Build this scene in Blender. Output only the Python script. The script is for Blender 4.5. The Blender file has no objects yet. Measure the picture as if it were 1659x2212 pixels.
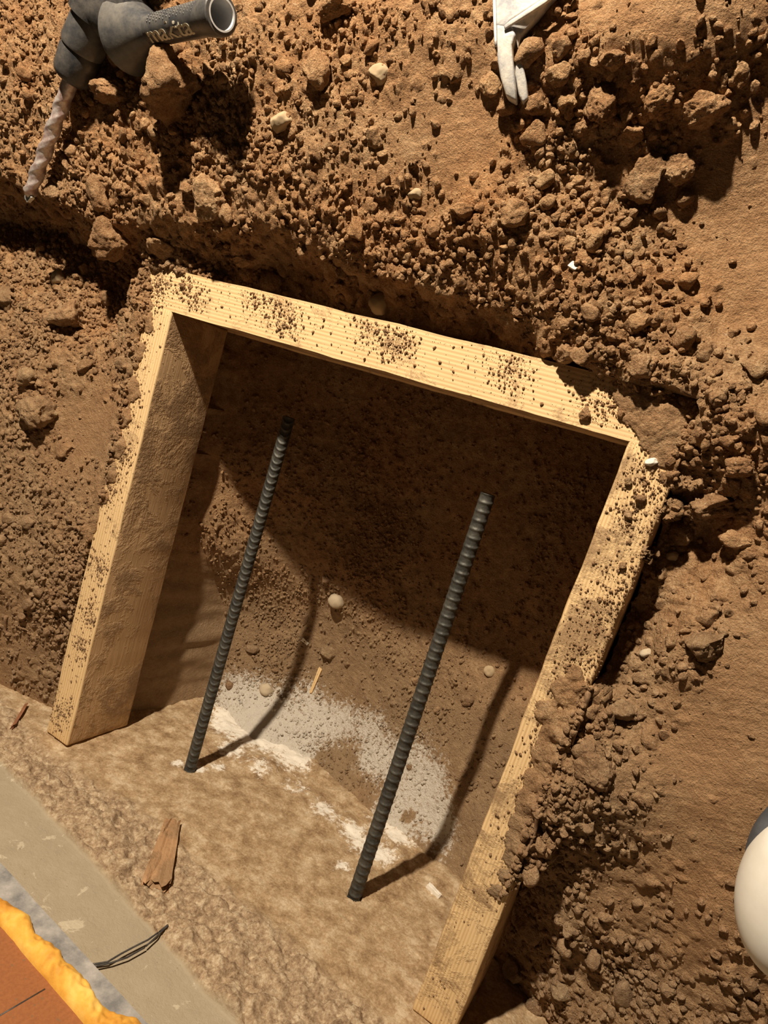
import bpy, bmesh, math, random
import numpy as np
from mathutils import Vector, Matrix, Quaternion

# ------------------------------------------------------------------ camera, world, light
W_IMG, H_IMG, F_PX = 1659.0, 2212.0, 1450.0
RC = np.array([[0.8387216849844131, 0.2932244655855178, -0.4588740000468476],
               [-0.3271609439397668, 0.9449505083493114, 0.005852651605808229],
               [0.4353293602519219, 0.14521690518829306, 0.8884820755368038]])
CAM = np.array([0.6006, 0.4809, 0.5247])
sc = bpy.context.scene
col = sc.collection
cd = bpy.data.cameras.new('camera')
cam = bpy.data.objects.new('camera', cd)
col.objects.link(cam)
cd.sensor_fit = 'VERTICAL'
cd.sensor_height = 36.0
cd.lens = 36.0 * F_PX / H_IMG
cd.clip_start = 0.01
cd.clip_end = 20
RT = RC.T
cam.matrix_world = Matrix(((RT[0, 0], RT[0, 1], RT[0, 2], CAM[0]), (RT[1, 0], RT[1, 1], RT[1, 2], CAM[1]),
                           (RT[2, 0], RT[2, 1], RT[2, 2], CAM[2]), (0, 0, 0, 1)))
sc.camera = cam

LAMP_POS = (0.190, 1.42, 0.82)
LAMP_W = 95.0
LAMP_COL = (1.0, 0.85, 0.66)
WORLD_STRENGTH = 0.010
EXPOSURE = 0.50
world = bpy.data.worlds.new('world')
sc.world = world
world.use_nodes = True
bgn = world.node_tree.nodes['Background']
bgn.inputs[0].default_value = (1.0, 0.82, 0.62, 1)
bgn.inputs[1].default_value = WORLD_STRENGTH
ld = bpy.data.lights.new('work_lamp', 'POINT')
ld.energy = LAMP_W
ld.color = LAMP_COL
ld.shadow_soft_size = 0.022
lo = bpy.data.objects.new('work_lamp', ld)
lo.location = LAMP_POS
col.objects.link(lo)
sc.view_settings.view_transform = 'Standard'
sc.view_settings.look = 'None'
sc.view_settings.gamma = 1
sc.view_settings.use_curve_mapping = False
sc.view_settings.exposure = EXPOSURE

# ------------------------------------------------------------------ geometry of the view -> places in the world
def ray(u, v):
    c = np.array([(u - W_IMG / 2) / F_PX, -(v - H_IMG / 2) / F_PX, -1.0])
    return RT @ c

def hit(u, v, ax, val):
    d = ray(u, v)
    return CAM + d * (val - CAM[ax]) / d[ax]

def PZ(u, v, z):
    return hit(u, v, 2, z)

def PY(u, v, y=0.0):
    return hit(u, v, 1, y)

def at_depth(u, v, dep):
    return CAM + ray(u, v) * dep

def depth(p):
    return -(RC @ (np.array(p) - CAM))[2]

# ------------------------------------------------------------------ noise
def _h(ix, iy, iz, seed):
    n = (ix * 374761393 + iy * 668265263 + iz * 2147483647 + seed * 974634777) & 0xffffffff
    n = ((n ^ (n >> 13)) * 1274126177) & 0xffffffff
    n = n ^ (n >> 16)
    return (n & 0xffff) / 65535.0 * 2 - 1

def n2(x, y, seed=0):
    x = np.asarray(x, float); y = np.asarray(y, float)
    xi = np.floor(x).astype(np.int64); yi = np.floor(y).astype(np.int64)
    fx = x - xi; fy = y - yi
    fx = fx * fx * (3 - 2 * fx); fy = fy * fy * (3 - 2 * fy)
    z = np.zeros_like(xi)
    a = _h(xi, yi, z, seed); b = _h(xi + 1, yi, z, seed); c = _h(xi, yi + 1, z, seed); d = _h(xi + 1, yi + 1, z, seed)
    return (a * (1 - fx) + b * fx) * (1 - fy) + (c * (1 - fx) + d * fx) * fy

def fbm2(x, y, seed=0, octv=4, gain=0.5):
    s = 0; a = 1.0; t = 0
    ca, sa = math.cos(.7), math.sin(.7)
    for i in range(octv):
        s = s + a * n2(x, y, seed + i * 17); t += a
        x, y = (x * ca - y * sa) * 2.03 + 5.1, (x * sa + y * ca) * 2.03 + 1.7
        a *= gain
    return s / t

def n3(p, seed=0):
    pi = np.floor(p).astype(np.int64); f = p - pi; f = f * f * (3 - 2 * f)
    r = 0
    for dx in (0, 1):
        for dy in (0, 1):
            for dz in (0, 1):
                w = (f[:, 0] if dx else 1 - f[:, 0]) * (f[:, 1] if dy else 1 - f[:, 1]) * (f[:, 2] if dz else 1 - f[:, 2])
                r = r + w * _h(pi[:, 0] + dx, pi[:, 1] + dy, pi[:, 2] + dz, seed)
    return r

def sstep(a, b, x):
    t = np.clip((x - a) / (b - a), 0, 1)
    return t * t * (3 - 2 * t)

# ------------------------------------------------------------------ mesh helpers
def link(name, me, m=None, parent=None):
    o = bpy.data.objects.new(name, me)
    col.objects.link(o)
    if m is not None and me is not None:
        me.materials.clear(); me.materials.append(m)
    if parent is not None:
        o.parent = parent
    return o

def tag(o, label=None, cat=None, group=None, kind=None):
    if label: o['label'] = label
    if cat: o['category'] = cat
    if group: o['group'] = group
    if kind: o['kind'] = kind
    return o

def empty(name, loc, label, cat, group=None):
    o = bpy.data.objects.new(name, None)
    col.objects.link(o); o.location = Vector(loc); o.empty_display_size = .02
    return tag(o, label, cat, group)

def np_mesh(name, verts, faces, smooth=True):
    """faces: (n,3) or (n,4) int array"""
    me = bpy.data.meshes.new(name)
    verts = np.asarray(verts, np.float32); faces = np.asarray(faces, np.int32)
    k = faces.shape[1]
    me.vertices.add(len(verts)); me.vertices.foreach_set('co', verts.ravel())
    me.loops.add(faces.size); me.loops.foreach_set('vertex_index', faces.ravel())
    me.polygons.add(len(faces))
    me.polygons.foreach_set('loop_start', np.arange(0, faces.size, k, dtype=np.int32))
    me.update(calc_edges=True)
    me.polygons.foreach_set('use_smooth', np.full(len(faces), smooth))
    me.update()
    return me

def grid_faces(nx, ny):
    i = np.arange(nx * ny).reshape(ny, nx)
    return np.stack([i[:-1, :-1], i[:-1, 1:], i[1:, 1:], i[1:, :-1]], -1).reshape(-1, 4)

def attr(me, name, vals):
    a = me.attributes.new(name, 'FLOAT', 'POINT')
    a.data.foreach_set('value', np.asarray(vals, np.float32).ravel())

def ico(sub):
    bm = bmesh.new(); bmesh.ops.create_icosphere(bm, subdivisions=sub, radius=1)
    v = np.array([q.co[:] for q in bm.verts]); f = np.array([[q.index for q in p.verts] for p in bm.faces])
    bm.free(); return v, f

ICO = {k: ico(k) for k in (1, 2, 3, 4, 5)}

def lump(seed, sub=4, cuts=11, rough=1.0, roundness=0.0):
    """irregular lump of soil or stone: facets broken off a ball, then roughened"""
    rng = np.random.RandomState(seed)
    v, f = ICO[sub]; v = v.copy()
    for k in range(cuts):
        n = rng.normal(size=3); n /= np.linalg.norm(n)
        d = rng.uniform(.5, .92) + roundness * .1
        v -= np.outer(np.maximum(0, v @ n - d) * (.92 - roundness * .4), n)
    off = rng.uniform(0, 50, 3)
    dirn = v / (np.linalg.norm(v, axis=1)[:, None] + 1e-9)
    a = .13 * n3(v * 1.7 + off, seed) + rough * (.075 * n3(v * 4.3 + off, seed + 1) + .05 * n3(v * 9.5 + off, seed + 2))
    if sub >= 4:
        a = a + rough * .028 * n3(v * 21 + off, seed + 3)
    v = v + dirn * a[:, None]
    return v, f

def tube(pts, rad, seg=12, flat=None, caps=True, up=None):
    """sweep of a round (or flat: (w, t) scale) section along pts; rad list"""
    pts = [np.array(p, float) for p in pts]
    n = len(pts)
    if not hasattr(rad, '__len__'): rad = [rad] * n
    V = []; F = []
    upv = np.array(up if up is not None else (0, 0, 1.0))
    for i in range(n):
        t = pts[min(i + 1, n - 1)] - pts[max(i - 1, 0)]; t /= np.linalg.norm(t)
        s = np.cross(t, upv)
        if np.linalg.norm(s) < 1e-4: s = np.cross(t, np.array([1, 0, 0.]))
        s /= np.linalg.norm(s); w = np.cross(s, t)
        for k in range(seg):
            a = 2 * math.pi * k / seg
            c, d = math.cos(a), math.sin(a)
            if flat:
                e = flat[2] if len(flat) > 2 else .5
                c = math.copysign(abs(c) ** e, c) * flat[0]; d = math.copysign(abs(d) ** e, d) * flat[1]
            V.append(pts[i] + (s * c + w * d) * rad[i])
    for i in range(n - 1):
        for k in range(seg):
            a = i * seg + k; b = i * seg + (k + 1) % seg
            F.append((a, b, b + seg, a + seg))
    me = bpy.data.meshes.new('m')
    if caps:
        F.append(tuple(range(seg))[::-1]); F.append(tuple(range((n - 1) * seg, n * seg)))
    me.from_pydata([tuple(v) for v in V], [], F); me.update()
    for p in me.polygons: p.use_smooth = len(p.vertices) == 4
    return me

def lathe(p0, p1, prof, seg=48, caps=True):
    """prof: list of (t along p0->p1 in metres, radius)"""
    p0 = np.array(p0, float); d = np.array(p1, float) - p0; d /= np.linalg.norm(d)
    a = np.cross(d, (0, 0, 1.0)); a /= np.linalg.norm(a); b = np.cross(d, a)
    V = []; F = []
    for t, r in prof:
        for k in range(seg):
            q = 2 * math.pi * k / seg
            V.append(p0 + d * t + (a * math.cos(q) + b * math.sin(q)) * r)
    n = len(prof)
    for i in range(n - 1):
        for k in range(seg):
            x = i * seg + k; y = i * seg + (k + 1) % seg
            F.append((x, x + seg, y + seg, y))
    if caps:
        F.append(tuple(range(seg))); F.append(tuple(range((n - 1) * seg, n * seg))[::-1])
    me = bpy.data.meshes.new('m'); me.from_pydata([tuple(v) for v in V], [], F); me.update()
    for p in me.polygons: p.use_smooth = len(p.vertices) == 4
    me.set_sharp_from_angle(angle=math.radians(35))
    return me

# ------------------------------------------------------------------ materials
def new_mat(name):
    m = bpy.data.materials.new(name); m.use_nodes = True
    nt = m.node_tree; b = nt.nodes['Principled BSDF']
    b.inputs['Specular IOR Level'].default_value = .2
    return m, nt, b

def N(nt, t, **kw):
    n = nt.nodes.new(t)
    for k, v in kw.items(): setattr(n, k, v)
    return n

def noise(nt, vec, scale, detail=4, rough=.6, dist=0):
    n = N(nt, 'ShaderNodeTexNoise'); n.inputs['Scale'].default_value = scale
    n.inputs['Detail'].default_value = detail; n.inputs['Roughness'].default_value = rough
    n.inputs['Distortion'].default_value = dist
    nt.links.new(vec, n.inputs['Vector']); return n.outputs['Fac']

def ramp(nt, fac, stops):
    r = N(nt, 'ShaderNodeValToRGB'); e = r.color_ramp.elements
    while len(e) < len(stops): e.new(.5)
    for q, (p, c) in zip(e, stops):
        q.position = p; q.color = (c, c, c, 1) if not hasattr(c, '__len__') else (*c, 1)
    nt.links.new(fac, r.inputs['Fac']); return r.outputs['Color']

def mix(nt, fac, a, b, blend='MIX'):
    n = N(nt, 'ShaderNodeMix', data_type='RGBA', blend_type=blend)
    for s, v in ((n.inputs[0], fac), (n.inputs[6], a), (n.inputs[7], b)):
        if isinstance(v, (int, float)): s.default_value = v
        elif isinstance(v, tuple): s.default_value = (*v, 1)
        else: nt.links.new(v, s)
    return n.outputs[2]

def math_(nt, op, a, b=None, clamp=False):
    n = N(nt, 'ShaderNodeMath', operation=op); n.use_clamp = clamp
    for i, v in enumerate((a, b)):
        if v is None: continue
        if isinstance(v, (int, float)): n.inputs[i].default_value = v
        else: nt.links.new(v, n.inputs[i])
    return n.outputs[0]

def bump(nt, b, h, strength, dist, prev=None):
    n = N(nt, 'ShaderNodeBump'); n.inputs['Strength'].default_value = strength; n.inputs['Distance'].default_value = dist
    nt.links.new(h, n.inputs['Height'])
    if prev is not None: nt.links.new(prev, n.inputs['Normal'])
    nt.links.new(n.outputs[0], b.inputs['Normal']); return n.outputs[0]

SOIL_D, SOIL_M, SOIL_L = (.135, .068, .030), (.35, .195, .092), (.60, .41, .23)

def soil_mat(name, use_attr=True, tint=(1, 1, 1), objvar=False):
    m, nt, b = new_mat(name)
    geo = N(nt, 'ShaderNodeNewGeometry').outputs['Position']
    if objvar:
        tc = N(nt, 'ShaderNodeTexCoord').outputs['Object']
    big = noise(nt, geo, 14, 3)
    mid = noise(nt, geo, 90, 5, .7)
    fine = noise(nt, geo, 700, 3, .7)
    f = math_(nt, 'ADD', math_(nt, 'MULTIPLY', mid, .55), math_(nt, 'MULTIPLY', fine, .45))
    c = ramp(nt, f, [(.32, SOIL_D), (.48, SOIL_M), (.66, SOIL_L)])
    tonec = ramp(nt, big, [(.35, (1.0, .89, .79)), (.65, (1.02, 1.05, 1.08))])
    c = mix(nt, 1.0, c, tonec, 'MULTIPLY')
    c = mix(nt, 1.0, c, tint, 'MULTIPLY')
    if not use_attr:
        sy = N(nt, 'ShaderNodeSeparateXYZ'); nt.links.new(geo, sy.inputs[0])
        mr = N(nt, 'ShaderNodeMapRange'); nt.links.new(sy.outputs['Y'], mr.inputs['Value'])
        for k_, v_ in zip(('From Min', 'From Max', 'To Min', 'To Max'), (.1, .62, .50, .12)): mr.inputs[k_].default_value = v_
        c = mix(nt, mr.outputs[0], c, mix(nt, f, (.15, .105, .065), (.48, .36, .24)))
    if objvar:
        oi = N(nt, 'ShaderNodeObjectInfo').outputs['Random']
        oc = ramp(nt, oi, [(0, (.82, .80, .78)), (.5, (1, 1, 1)), (1, (1.12, 1.14, 1.12))])
        c = mix(nt, 1.0, c, oc, 'MULTIPLY')
    speck = ramp(nt, noise(nt, geo, 420, 1, .5), [(.70, 0.0), (.76, 1.0)])
    c = mix(nt, math_(nt, 'MULTIPLY', speck, .5), c, (.62, .47, .28))
    rough = .95
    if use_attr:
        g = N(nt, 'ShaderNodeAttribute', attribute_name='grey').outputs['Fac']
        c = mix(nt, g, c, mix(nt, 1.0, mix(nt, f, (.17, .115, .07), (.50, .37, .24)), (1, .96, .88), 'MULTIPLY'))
        s = N(nt, 'ShaderNodeAttribute', attribute_name='smooth').outputs['Fac']
        c = mix(nt, math_(nt, 'MULTIPLY', s, .6), c, mix(nt, mid, (.33, .18, .085), (.47, .28, .145)))
        d = N(nt, 'ShaderNodeAttribute', attribute_name='dust').outputs['Fac']
        dn = math_(nt, 'ADD', math_(nt, 'MULTIPLY', noise(nt, geo, 190, 5, .8), 2.6), math_(nt, 'SUBTRACT', math_(nt, 'MULTIPLY', d, 1.15), 1.72))
        dm = ramp(nt, dn, [(.0, 0.0), (.30, 1.0)])
        c = mix(nt, dm, c, mix(nt, fine, (.60, .53, .44), (.86, .80, .70)))
    nt.links.new(c, b.inputs['Base Color']); b.inputs['Roughness'].default_value = rough
    h = math_(nt, 'ADD', math_(nt, 'MULTIPLY', noise(nt, geo, 260, 5, .7), 1.0), math_(nt, 'MULTIPLY', fine, .45))
    bump(nt, b, h, 1.0, .0034)
    return m

M_SOIL = soil_mat('soil')
M_CLOD = soil_mat('clod_soil', use_attr=False, objvar=True)
M_CLODG = soil_mat('clod_soil_grey', use_attr=False, objvar=True, tint=(.90, .94, .96))
M_CRUMB = soil_mat('crumb_soil', use_attr=False, tint=(1.0, 1.0, 1.0))

def stone_mat(name, ca, cb):
    m, nt, b = new_mat(name)
    tc = N(nt, 'ShaderNodeTexCoord').outputs['Object']
    f = noise(nt, tc, 60, 5, .7)
    c = ramp(nt, f, [(.3, ca), (.6, cb)])
    nt.links.new(c, b.inputs['Base Color']); b.inputs['Roughness'].default_value = .75
    bump(nt, b, noise(nt, tc, 300, 3), .4, .001); return m

M_PALE = stone_mat('pale_stone', (.34, .235, .13), (.56, .43, .27))
M_CREAM = stone_mat('cream_pebble', (.46, .37, .25), (.62, .51, .36))
M_WHITE = stone_mat('white_chip', (.72, .66, .55), (.88, .83, .74))

def wood_mat(name, base, dark, mud=0.3, mudscale=22, gscale=1.0, rings=300, wave=.45, bs=.45):
    """grain runs along the object's local Y"""
    m, nt, b = new_mat(name)
    tc = N(nt, 'ShaderNodeTexCoord').outputs['Object']
    mp = N(nt, 'ShaderNodeMapping'); mp.inputs['Scale'].default_value = (1, .035, 1); nt.links.new(tc, mp.inputs['Vector'])
    st = noise(nt, mp.outputs[0], 420 * gscale, 4, .65)
    wv = N(nt, 'ShaderNodeTexWave', wave_type='BANDS', bands_direction='X'); nt.links.new(mp.outputs[0], wv.inputs['Vector'])
    wv.inputs['Scale'].default_value = rings / 6.2832; wv.inputs['Distortion'].default_value = 2.2
    wv.inputs['Detail'].default_value = 2; wv.inputs['Detail Scale'].default_value = .6
    g = math_(nt, 'ADD', math_(nt, 'MULTIPLY', wv.outputs['Fac'], wave), math_(nt, 'MULTIPLY', st, 1.05 - wave))
    c = ramp(nt, g, [(.18, dark), (.60, base), (.95, tuple(min(1, x * 1.12) for x in base))])
    # smeared mud
    mn = noise(nt, tc, mudscale, 6, .72, .4)
    mm = ramp(nt, mn, [(.62 - mud * .5, 0.0), (.74 - mud * .5, 1.0)])
    mcol = mix(nt, noise(nt, tc, 300, 4), (.20, .115, .055), (.40, .26, .145))
    c = mix(nt, math_(nt, 'MULTIPLY', mm, .85), c, mcol)
    sp = ramp(nt, noise(nt, tc, 330, 2, .6), [(.66, 0.0), (.72, 1.0)])
    c = mix(nt, math_(nt, 'MULTIPLY', sp, .8), c, (.22, .13, .065))
    nt.links.new(c, b.inputs['Base Color']); b.inputs['Roughness'].default_value = .7
    h = math_(nt, 'ADD', math_(nt, 'MULTIPLY', g, .5), math_(nt, 'MULTIPLY', math_(nt, 'MULTIPLY', mm, noise(nt, tc, 200, 4, .7)), 2.5))
    bump(nt, b, h, bs, .0012); return m

M_WOOD = wood_mat('fresh_pine', (.78, .56, .30), (.58, .37, .17), mud=.15, rings=560, wave=.38)
M_WOODDIRT = wood_mat('dirt_stained_pine', (.78, .56, .30), (.58, .37, .17), mud=.30, rings=700, wave=.38)
M_WOODFACE = wood_mat('muddy_pine_face', (.60, .40, .22), (.40, .25, .12), mud=.34, mudscale=16, wave=.1, bs=.8)
M_WOODDARK = wood_mat('brown_painted_wood', (.34, .13, .05), (.24, .09, .035), mud=.08, wave=.05, bs=.2)
M_WOODOLD = wood_mat('old_splintered_wood', (.46, .27, .14), (.24, .12, .055), mud=.34, wave=.1)
M_SPLINT = wood_mat('pale_splinter', (.80, .58, .30), (.62, .42, .2), mud=0.0)

def metal_mat(name, ca, cb, rough=.5, metallic=.7, sc_=80, bs=.3):
    m, nt, b = new_mat(name)
    tc = N(nt, 'ShaderNodeTexCoord').outputs['Object']
    f = noise(nt, tc, sc_, 5, .7)
    c = ramp(nt, f, [(.35, ca), (.65, cb)])
    nt.links.new(c, b.inputs['Base Color']); b.inputs['Metallic'].default_value = metallic
    b.inputs['Roughness'].default_value = rough; b.inputs['Specular IOR Level'].default_value = .5
    bump(nt, b, noise(nt, tc, sc_ * 6, 3), bs, .0006); return m

M_REBAR = metal_mat('dark_rebar_steel', (.035, .036, .033), (.10, .095, .08), .55, .35, 90, .5)
M_BIT = metal_mat('worn_bit_steel', (.42, .27, .24), (.80, .74, .70), .42, .45, 130)
M_TIP = metal_mat('bright_bit_tip', (.45, .46, .42), (.75, .76, .70), .35, .6, 100)
M_CLAW = metal_mat('scuffed_pale_steel', (.36, .37, .40), (.86, .80, .70), .5, .05, 70)
M_RUBBER = metal_mat('dusty_black_rubber', (.025, .027, .032), (.11, .10, .09), .4, 0, 55, .3)
M_PLAST = metal_mat('dusty_charcoal_plastic', (.045, .048, .056), (.15, .14, .125), .36, 0, 45, .2)
M_GWHITE = metal_mat('worn_white_sleeve', (.52, .54, .58), (.80, .80, .78), .5, 0, 30, .1)
M_LOGO = metal_mat('cream_lettering', (.66, .60, .46), (.80, .74, .58), .6, 0, 200, .1)
M_WIRE = metal_mat('dark_tie_wire', (.05, .045, .045), (.12, .11, .10), .5, .3, 90)
M_SHELL = metal_mat('matt_white_shell', (.70, .66, .58), (.80, .77, .70), .5, 0, 18, .05)
M_BAND = metal_mat('dark_grey_band', (.055, .06, .068), (.085, .09, .10), .7, 0, 60, .3)
M_FLASH = metal_mat('dull_zinc_flashing', (.20, .20, .20), (.50, .47, .44), .55, .05, 38, .3)
M_ROOT = metal_mat('dry_root', (.16, .09, .045), (.36, .22, .12), .9, 0, 200, .6)
M_LEAF = metal_mat('rust_brown_chip', (.22, .085, .04), (.38, .17, .085), .8, 0, 60, .4)

mf, nt, b = new_mat('yellow_spray_foam')
tc = N(nt, 'ShaderNodeTexCoord').outputs['Object']
c = ramp(nt, noise(nt, tc, 40, 5, .6), [(.32, (.62, .27, .04)), (.52, (.86, .47, .08)), (.72, (.95, .62, .16))])
nt.links.new(c, b.inputs['Base Color']); b.inputs['Roughness'].default_value = .6
b.inputs['Subsurface Weight'].default_value = .15; b.inputs['Subsurface Radius'].default_value = (.01, .005, .002)
bump(nt, b, noise(nt, tc, 220, 4), .4, .001)
M_FOAM = mf

# concrete of the foundation
mc, nt, b = new_mat('foundation_concrete')
geo = N(nt, 'ShaderNodeNewGeometry').outputs['Position']
mid = noise(nt, geo, 45, 6, .7); fine = noise(nt, geo, 420, 4, .7)
grey = mix(nt, mid, (.32, .265, .185), (.44, .37, .265))
brown = ramp(nt, math_(nt, 'ADD', math_(nt, 'MULTIPLY', mid, .7), math_(nt, 'MULTIPLY', fine, .3)), [(.36, (.21, .125, .06)), (.5, (.42, .29, .165)), (.62, (.62, .49, .33))])
roughc = ramp(nt, math_(nt, 'ADD', math_(nt, 'MULTIPLY', noise(nt, geo, 110, 6, .75), .7), math_(nt, 'MULTIPLY', fine, .3)), [(.36, (.15, .09, .05)), (.5, (.37, .26, .16)), (.64, (.64, .52, .36))])
ag = N(nt, 'ShaderNodeAttribute', attribute_name='plain').outputs['Fac']
ar = N(nt, 'ShaderNodeAttribute', attribute_name='broken').outputs['Fac']
c = mix(nt, ar, brown, roughc)
c = mix(nt, ag, c, grey)
flk = ramp(nt, noise(nt, geo, 38, 5, .62, .6), [(.63, 0.0), (.655, 1.0)])
c = mix(nt, math_(nt, 'MULTIPLY', math_(nt, 'MULTIPLY', flk, ag), .55), c, (.66, .57, .42))
spk = ramp(nt, noise(nt, geo, 260, 2), [(.70, 0.0), (.74, 1.0)])
c = mix(nt, math_(nt, 'MULTIPLY', spk, .5), c, (.12, .085, .05))
d = N(nt, 'ShaderNodeAttribute', attribute_name='dust').outputs['Fac']
dn = math_(nt, 'ADD', math_(nt, 'MULTIPLY', noise(nt, geo, 120, 5, .8), 2.6), math_(nt, 'SUBTRACT', math_(nt, 'MULTIPLY', d, 1.15), 1.72))
c = mix(nt, ramp(nt, dn, [(0, 0.0), (.3, 1.0)]), c, (.85, .79, .69))
nt.links.new(c, b.inputs['Base Color']); b.inputs['Roughness'].default_value = .85
h = math_(nt, 'ADD', noise(nt, geo, 150, 5, .7), math_(nt, 'MULTIPLY', fine, .4))
bump(nt, b, h, .7, .0018)
M_CONC = mc

# ------------------------------------------------------------------ ground: control points -> smooth fields
def tps(pts, vals, lam=1e-4):
    pts = np.array(pts); vals = np.array(vals, float); n = len(pts)
    def U(r2): return np.where(r2 > 0, r2 * np.log(r2 + 1e-12), 0)
    d2 = ((pts[:, None] - pts[None]) ** 2).sum(-1)
    A = np.zeros((n + 3, n + 3)); A[:n, :n] = U(d2) + lam * np.eye(n)
    A[:n, n] = 1; A[:n, n + 1:] = pts; A[n, :n] = 1; A[n + 1:, :n] = pts.T
    w = np.linalg.solve(A, np.concatenate([vals, [0, 0, 0]]))
    def f(x, y):
        s = w[n] + w[n + 1] * x + w[n + 2] * y
        for i in range(n):
            r2 = (x - pts[i, 0]) ** 2 + (y - pts[i, 1]) ** 2
            s = s + w[i] * U(r2)
        return s
    return f

# (u, v, height, roughness)
COMMON = [(1330, 800, .010, 1), (1450, 800, .018, .9), (1420, 900, .006, 1), (1500, 980, .004, 1), (1560, 900, .02, .9), (1659, 900, .024, .4),
          (1659, 760, .012, .3), (1560, 700, .006, .5), (1480, 640, .014, .5), (1600, 620, .008, .1), (1580, 480, .012, .05), (1650, 400, .018, .05), (1659, 300, .028, .2),
          (1300, 680, .024, 1), (1240, 620, .028, .7), (1659, 1050, .004, .7)]
UPPER = COMMON + [(0, 0, .085, .8), (0, 200, .078, .6), (0, 360, .055, .9), (130, 300, .06, .8), (250, 250, .065, 1), (250, 420, .045, 1), (380, 300, .055, 1), (450, 400, .045, 1),
          (450, 200, .065, 1), (560, 60, .085, .6), (600, 250, .066, .6), (600, 380, .055, .9), (720, 120, .07, .7), (850, 60, .078, .5), (850, 230, .06, .35), (930, 330, .052, .2),
          (760, 380, .05, .6), (900, 430, .040, .5), (700, 500, .032, 1), (850, 560, .026, 1), (1000, 620, .020, 1), (1150, 690, .012, 1), (1000, 50, .08, .6), (1050, 200, .062, .2),
          (1060, 330, .052, .15), (1050, 470, .045, .9), (1150, 560, .034, .5), (1200, 420, .040, 1), (1130, 300, .056, 1), (1180, 180, .070, .9), (1300, 120, .078, .6), (1450, 90, .080, .2),
          (1620, 60, .068, .3), (1300, 190, .064, 1), (1450, 200, .060, 1), (1630, 170, .046, .8), (1320, 340, .038, .4), (1450, 330, .034, .3), (1560, 300, .034, .3), (1250, 500, .036, 1),
          (1400, 520, .018, .6), (1400, 420, .026, .4), (1300, -60, .078, .5), (900, -60, .080, .5), (400, -60, .085, .5), (-80, 150, .08, .7), (1659, -100, .07, .5), (1300, -300, .06, .5), (800, -300, .06, .5), (300, -300, .07, .5), (1700, -300, .05, .5)]
LOWER = COMMON + [(-100, 430, .0, .9), (0, 450, -.025, .9), (0, 600, .0, .9), (120, 560, -.015, .9), (200, 640, -.02, .9), (250, 660, -.03, .8), (320, 560, -.005, 1), (310, 680, .006, .8),
          (150, 800, .008, .9), (50, 900, .014, .9), (200, 880, -.004, .05), (200, 980, -.004, .05), (265, 880, .004, .6), (250, 1040, .003, .6), (60, 1080, .006, .6), (0, 1250, .012, .6), (130, 1200, .004, 1),
          (150, 1330, -.012, .9), (120, 1430, -.028, .8), (40, 1380, -.012, .3), (0, 1450, -.016, .3), (90, 1530, -.034, .4), (-100, 900, .02, .7), (-100, 1300, 0.01, .5),
          (450, 560, -.006, .9), (560, 590, -.02, 1), (640, 630, -.030, .7), (760, 680, -.038, .5), (900, 720, -.042, .3), (1050, 760, -.042, .3), (1180, 785, -.026, .7), (1240, 800, -.01, 1),
          (1490, 1050, -.012, .9), (1500, 1160, -.04, .8), (1400, 1330, -.045, .8), (1330, 1460, -.034, .9), (1290, 1570, -.006, 1), (1240, 1680, .008, .9), (1190, 1770, .004, .9), (1180, 1860, -.04, .9),
          (1150, 1950, -.075, .9), (1110, 2060, -.10, .9), (1080, 2180, -.125, .9), (1200, 2150, -.07, 1), (1220, 2010, -.045, .9), (1300, 1850, -.018, .7), (1300, 1950, -.03, .5), (1450, 1600, -.008, .15),
          (1450, 1380, -.012, .9), (1380, 1250, -.035, .8), (1600, 1700, .002, .05), (1620, 1400, .0, .05), (1560, 1220, -.022, .9), (1620, 1180, -.01, .7), (1560, 1500, -.002, .1), (1400, 1950, -.028, .5),
          (1400, 2190, -.04, .7), (1550, 2000, -.008, .3), (1630, 2200, -.02, .8), (1320, 2100, -.05, 1), (1450, 1800, -.008, .4), (1380, 1500, -.02, .7), (1800, 1600, 0, .2), (1800, 2100, -.02, .5)]
PIT = [(.14, -.02, -.205), (.14, 0, -.222), (.137, .011, -.240), (.133, .04, -.272), (.132, .114, -.286), (.131, .172, -.287), (.44, -.02, -.19), (.44, 0, -.205), (.446, .021, -.2186),
       (.4456, .062, -.219), (.45, .10, -.229), (.45, .157, -.230), (.4515, .2, -.235), (.036, .35, -.15), (.045, .3165, -.178), (.078, .275, -.218), (.12, .2565, -.245),
       (.1825, .2536, -.248), (.229, .223, -.264), (.272, .217, -.270), (.33, .2235, -.265), (.376, .233, -.256), (.426, .235, -.250), (.4665, .244, -.246), (-.004, .02, -.236), (0, .06, -.228),
       (.0056, .143, -.208), (.0167, .207, -.168), (.024, .2575, -.140), (.022, .30, -.145), (.018, .339, -.15), (.1, .45, -.21), (.3, .45, -.25), (.5, .45, -.24), (.25, .35, -.262), (.5, .1, -.21),
       (.02, .46, -.14), (.3, 0, -.225), (.3, .05, -.26), (.3, .12, -.27), (.22, .03, -.27), (.53, .3, -.22), (.04, .09, -.245), (.05, .17, -.240), (.38, .03, -.232)]

def field(ctrl, k, lam=1e-4):
    P = [tuple(PZ(u, v, z)[:2]) for u, v, z, r in ctrl]
    return tps(P, [c[k] for c in ctrl], lam)

X0, X1, Y0, Y1, ST = -.66, .86, -.014, 1.0, .00125
gx = np.arange(X0, X1, ST); gy = np.arange(Y0, Y1, ST)
NX, NY = len(gx), len(gy)
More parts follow.
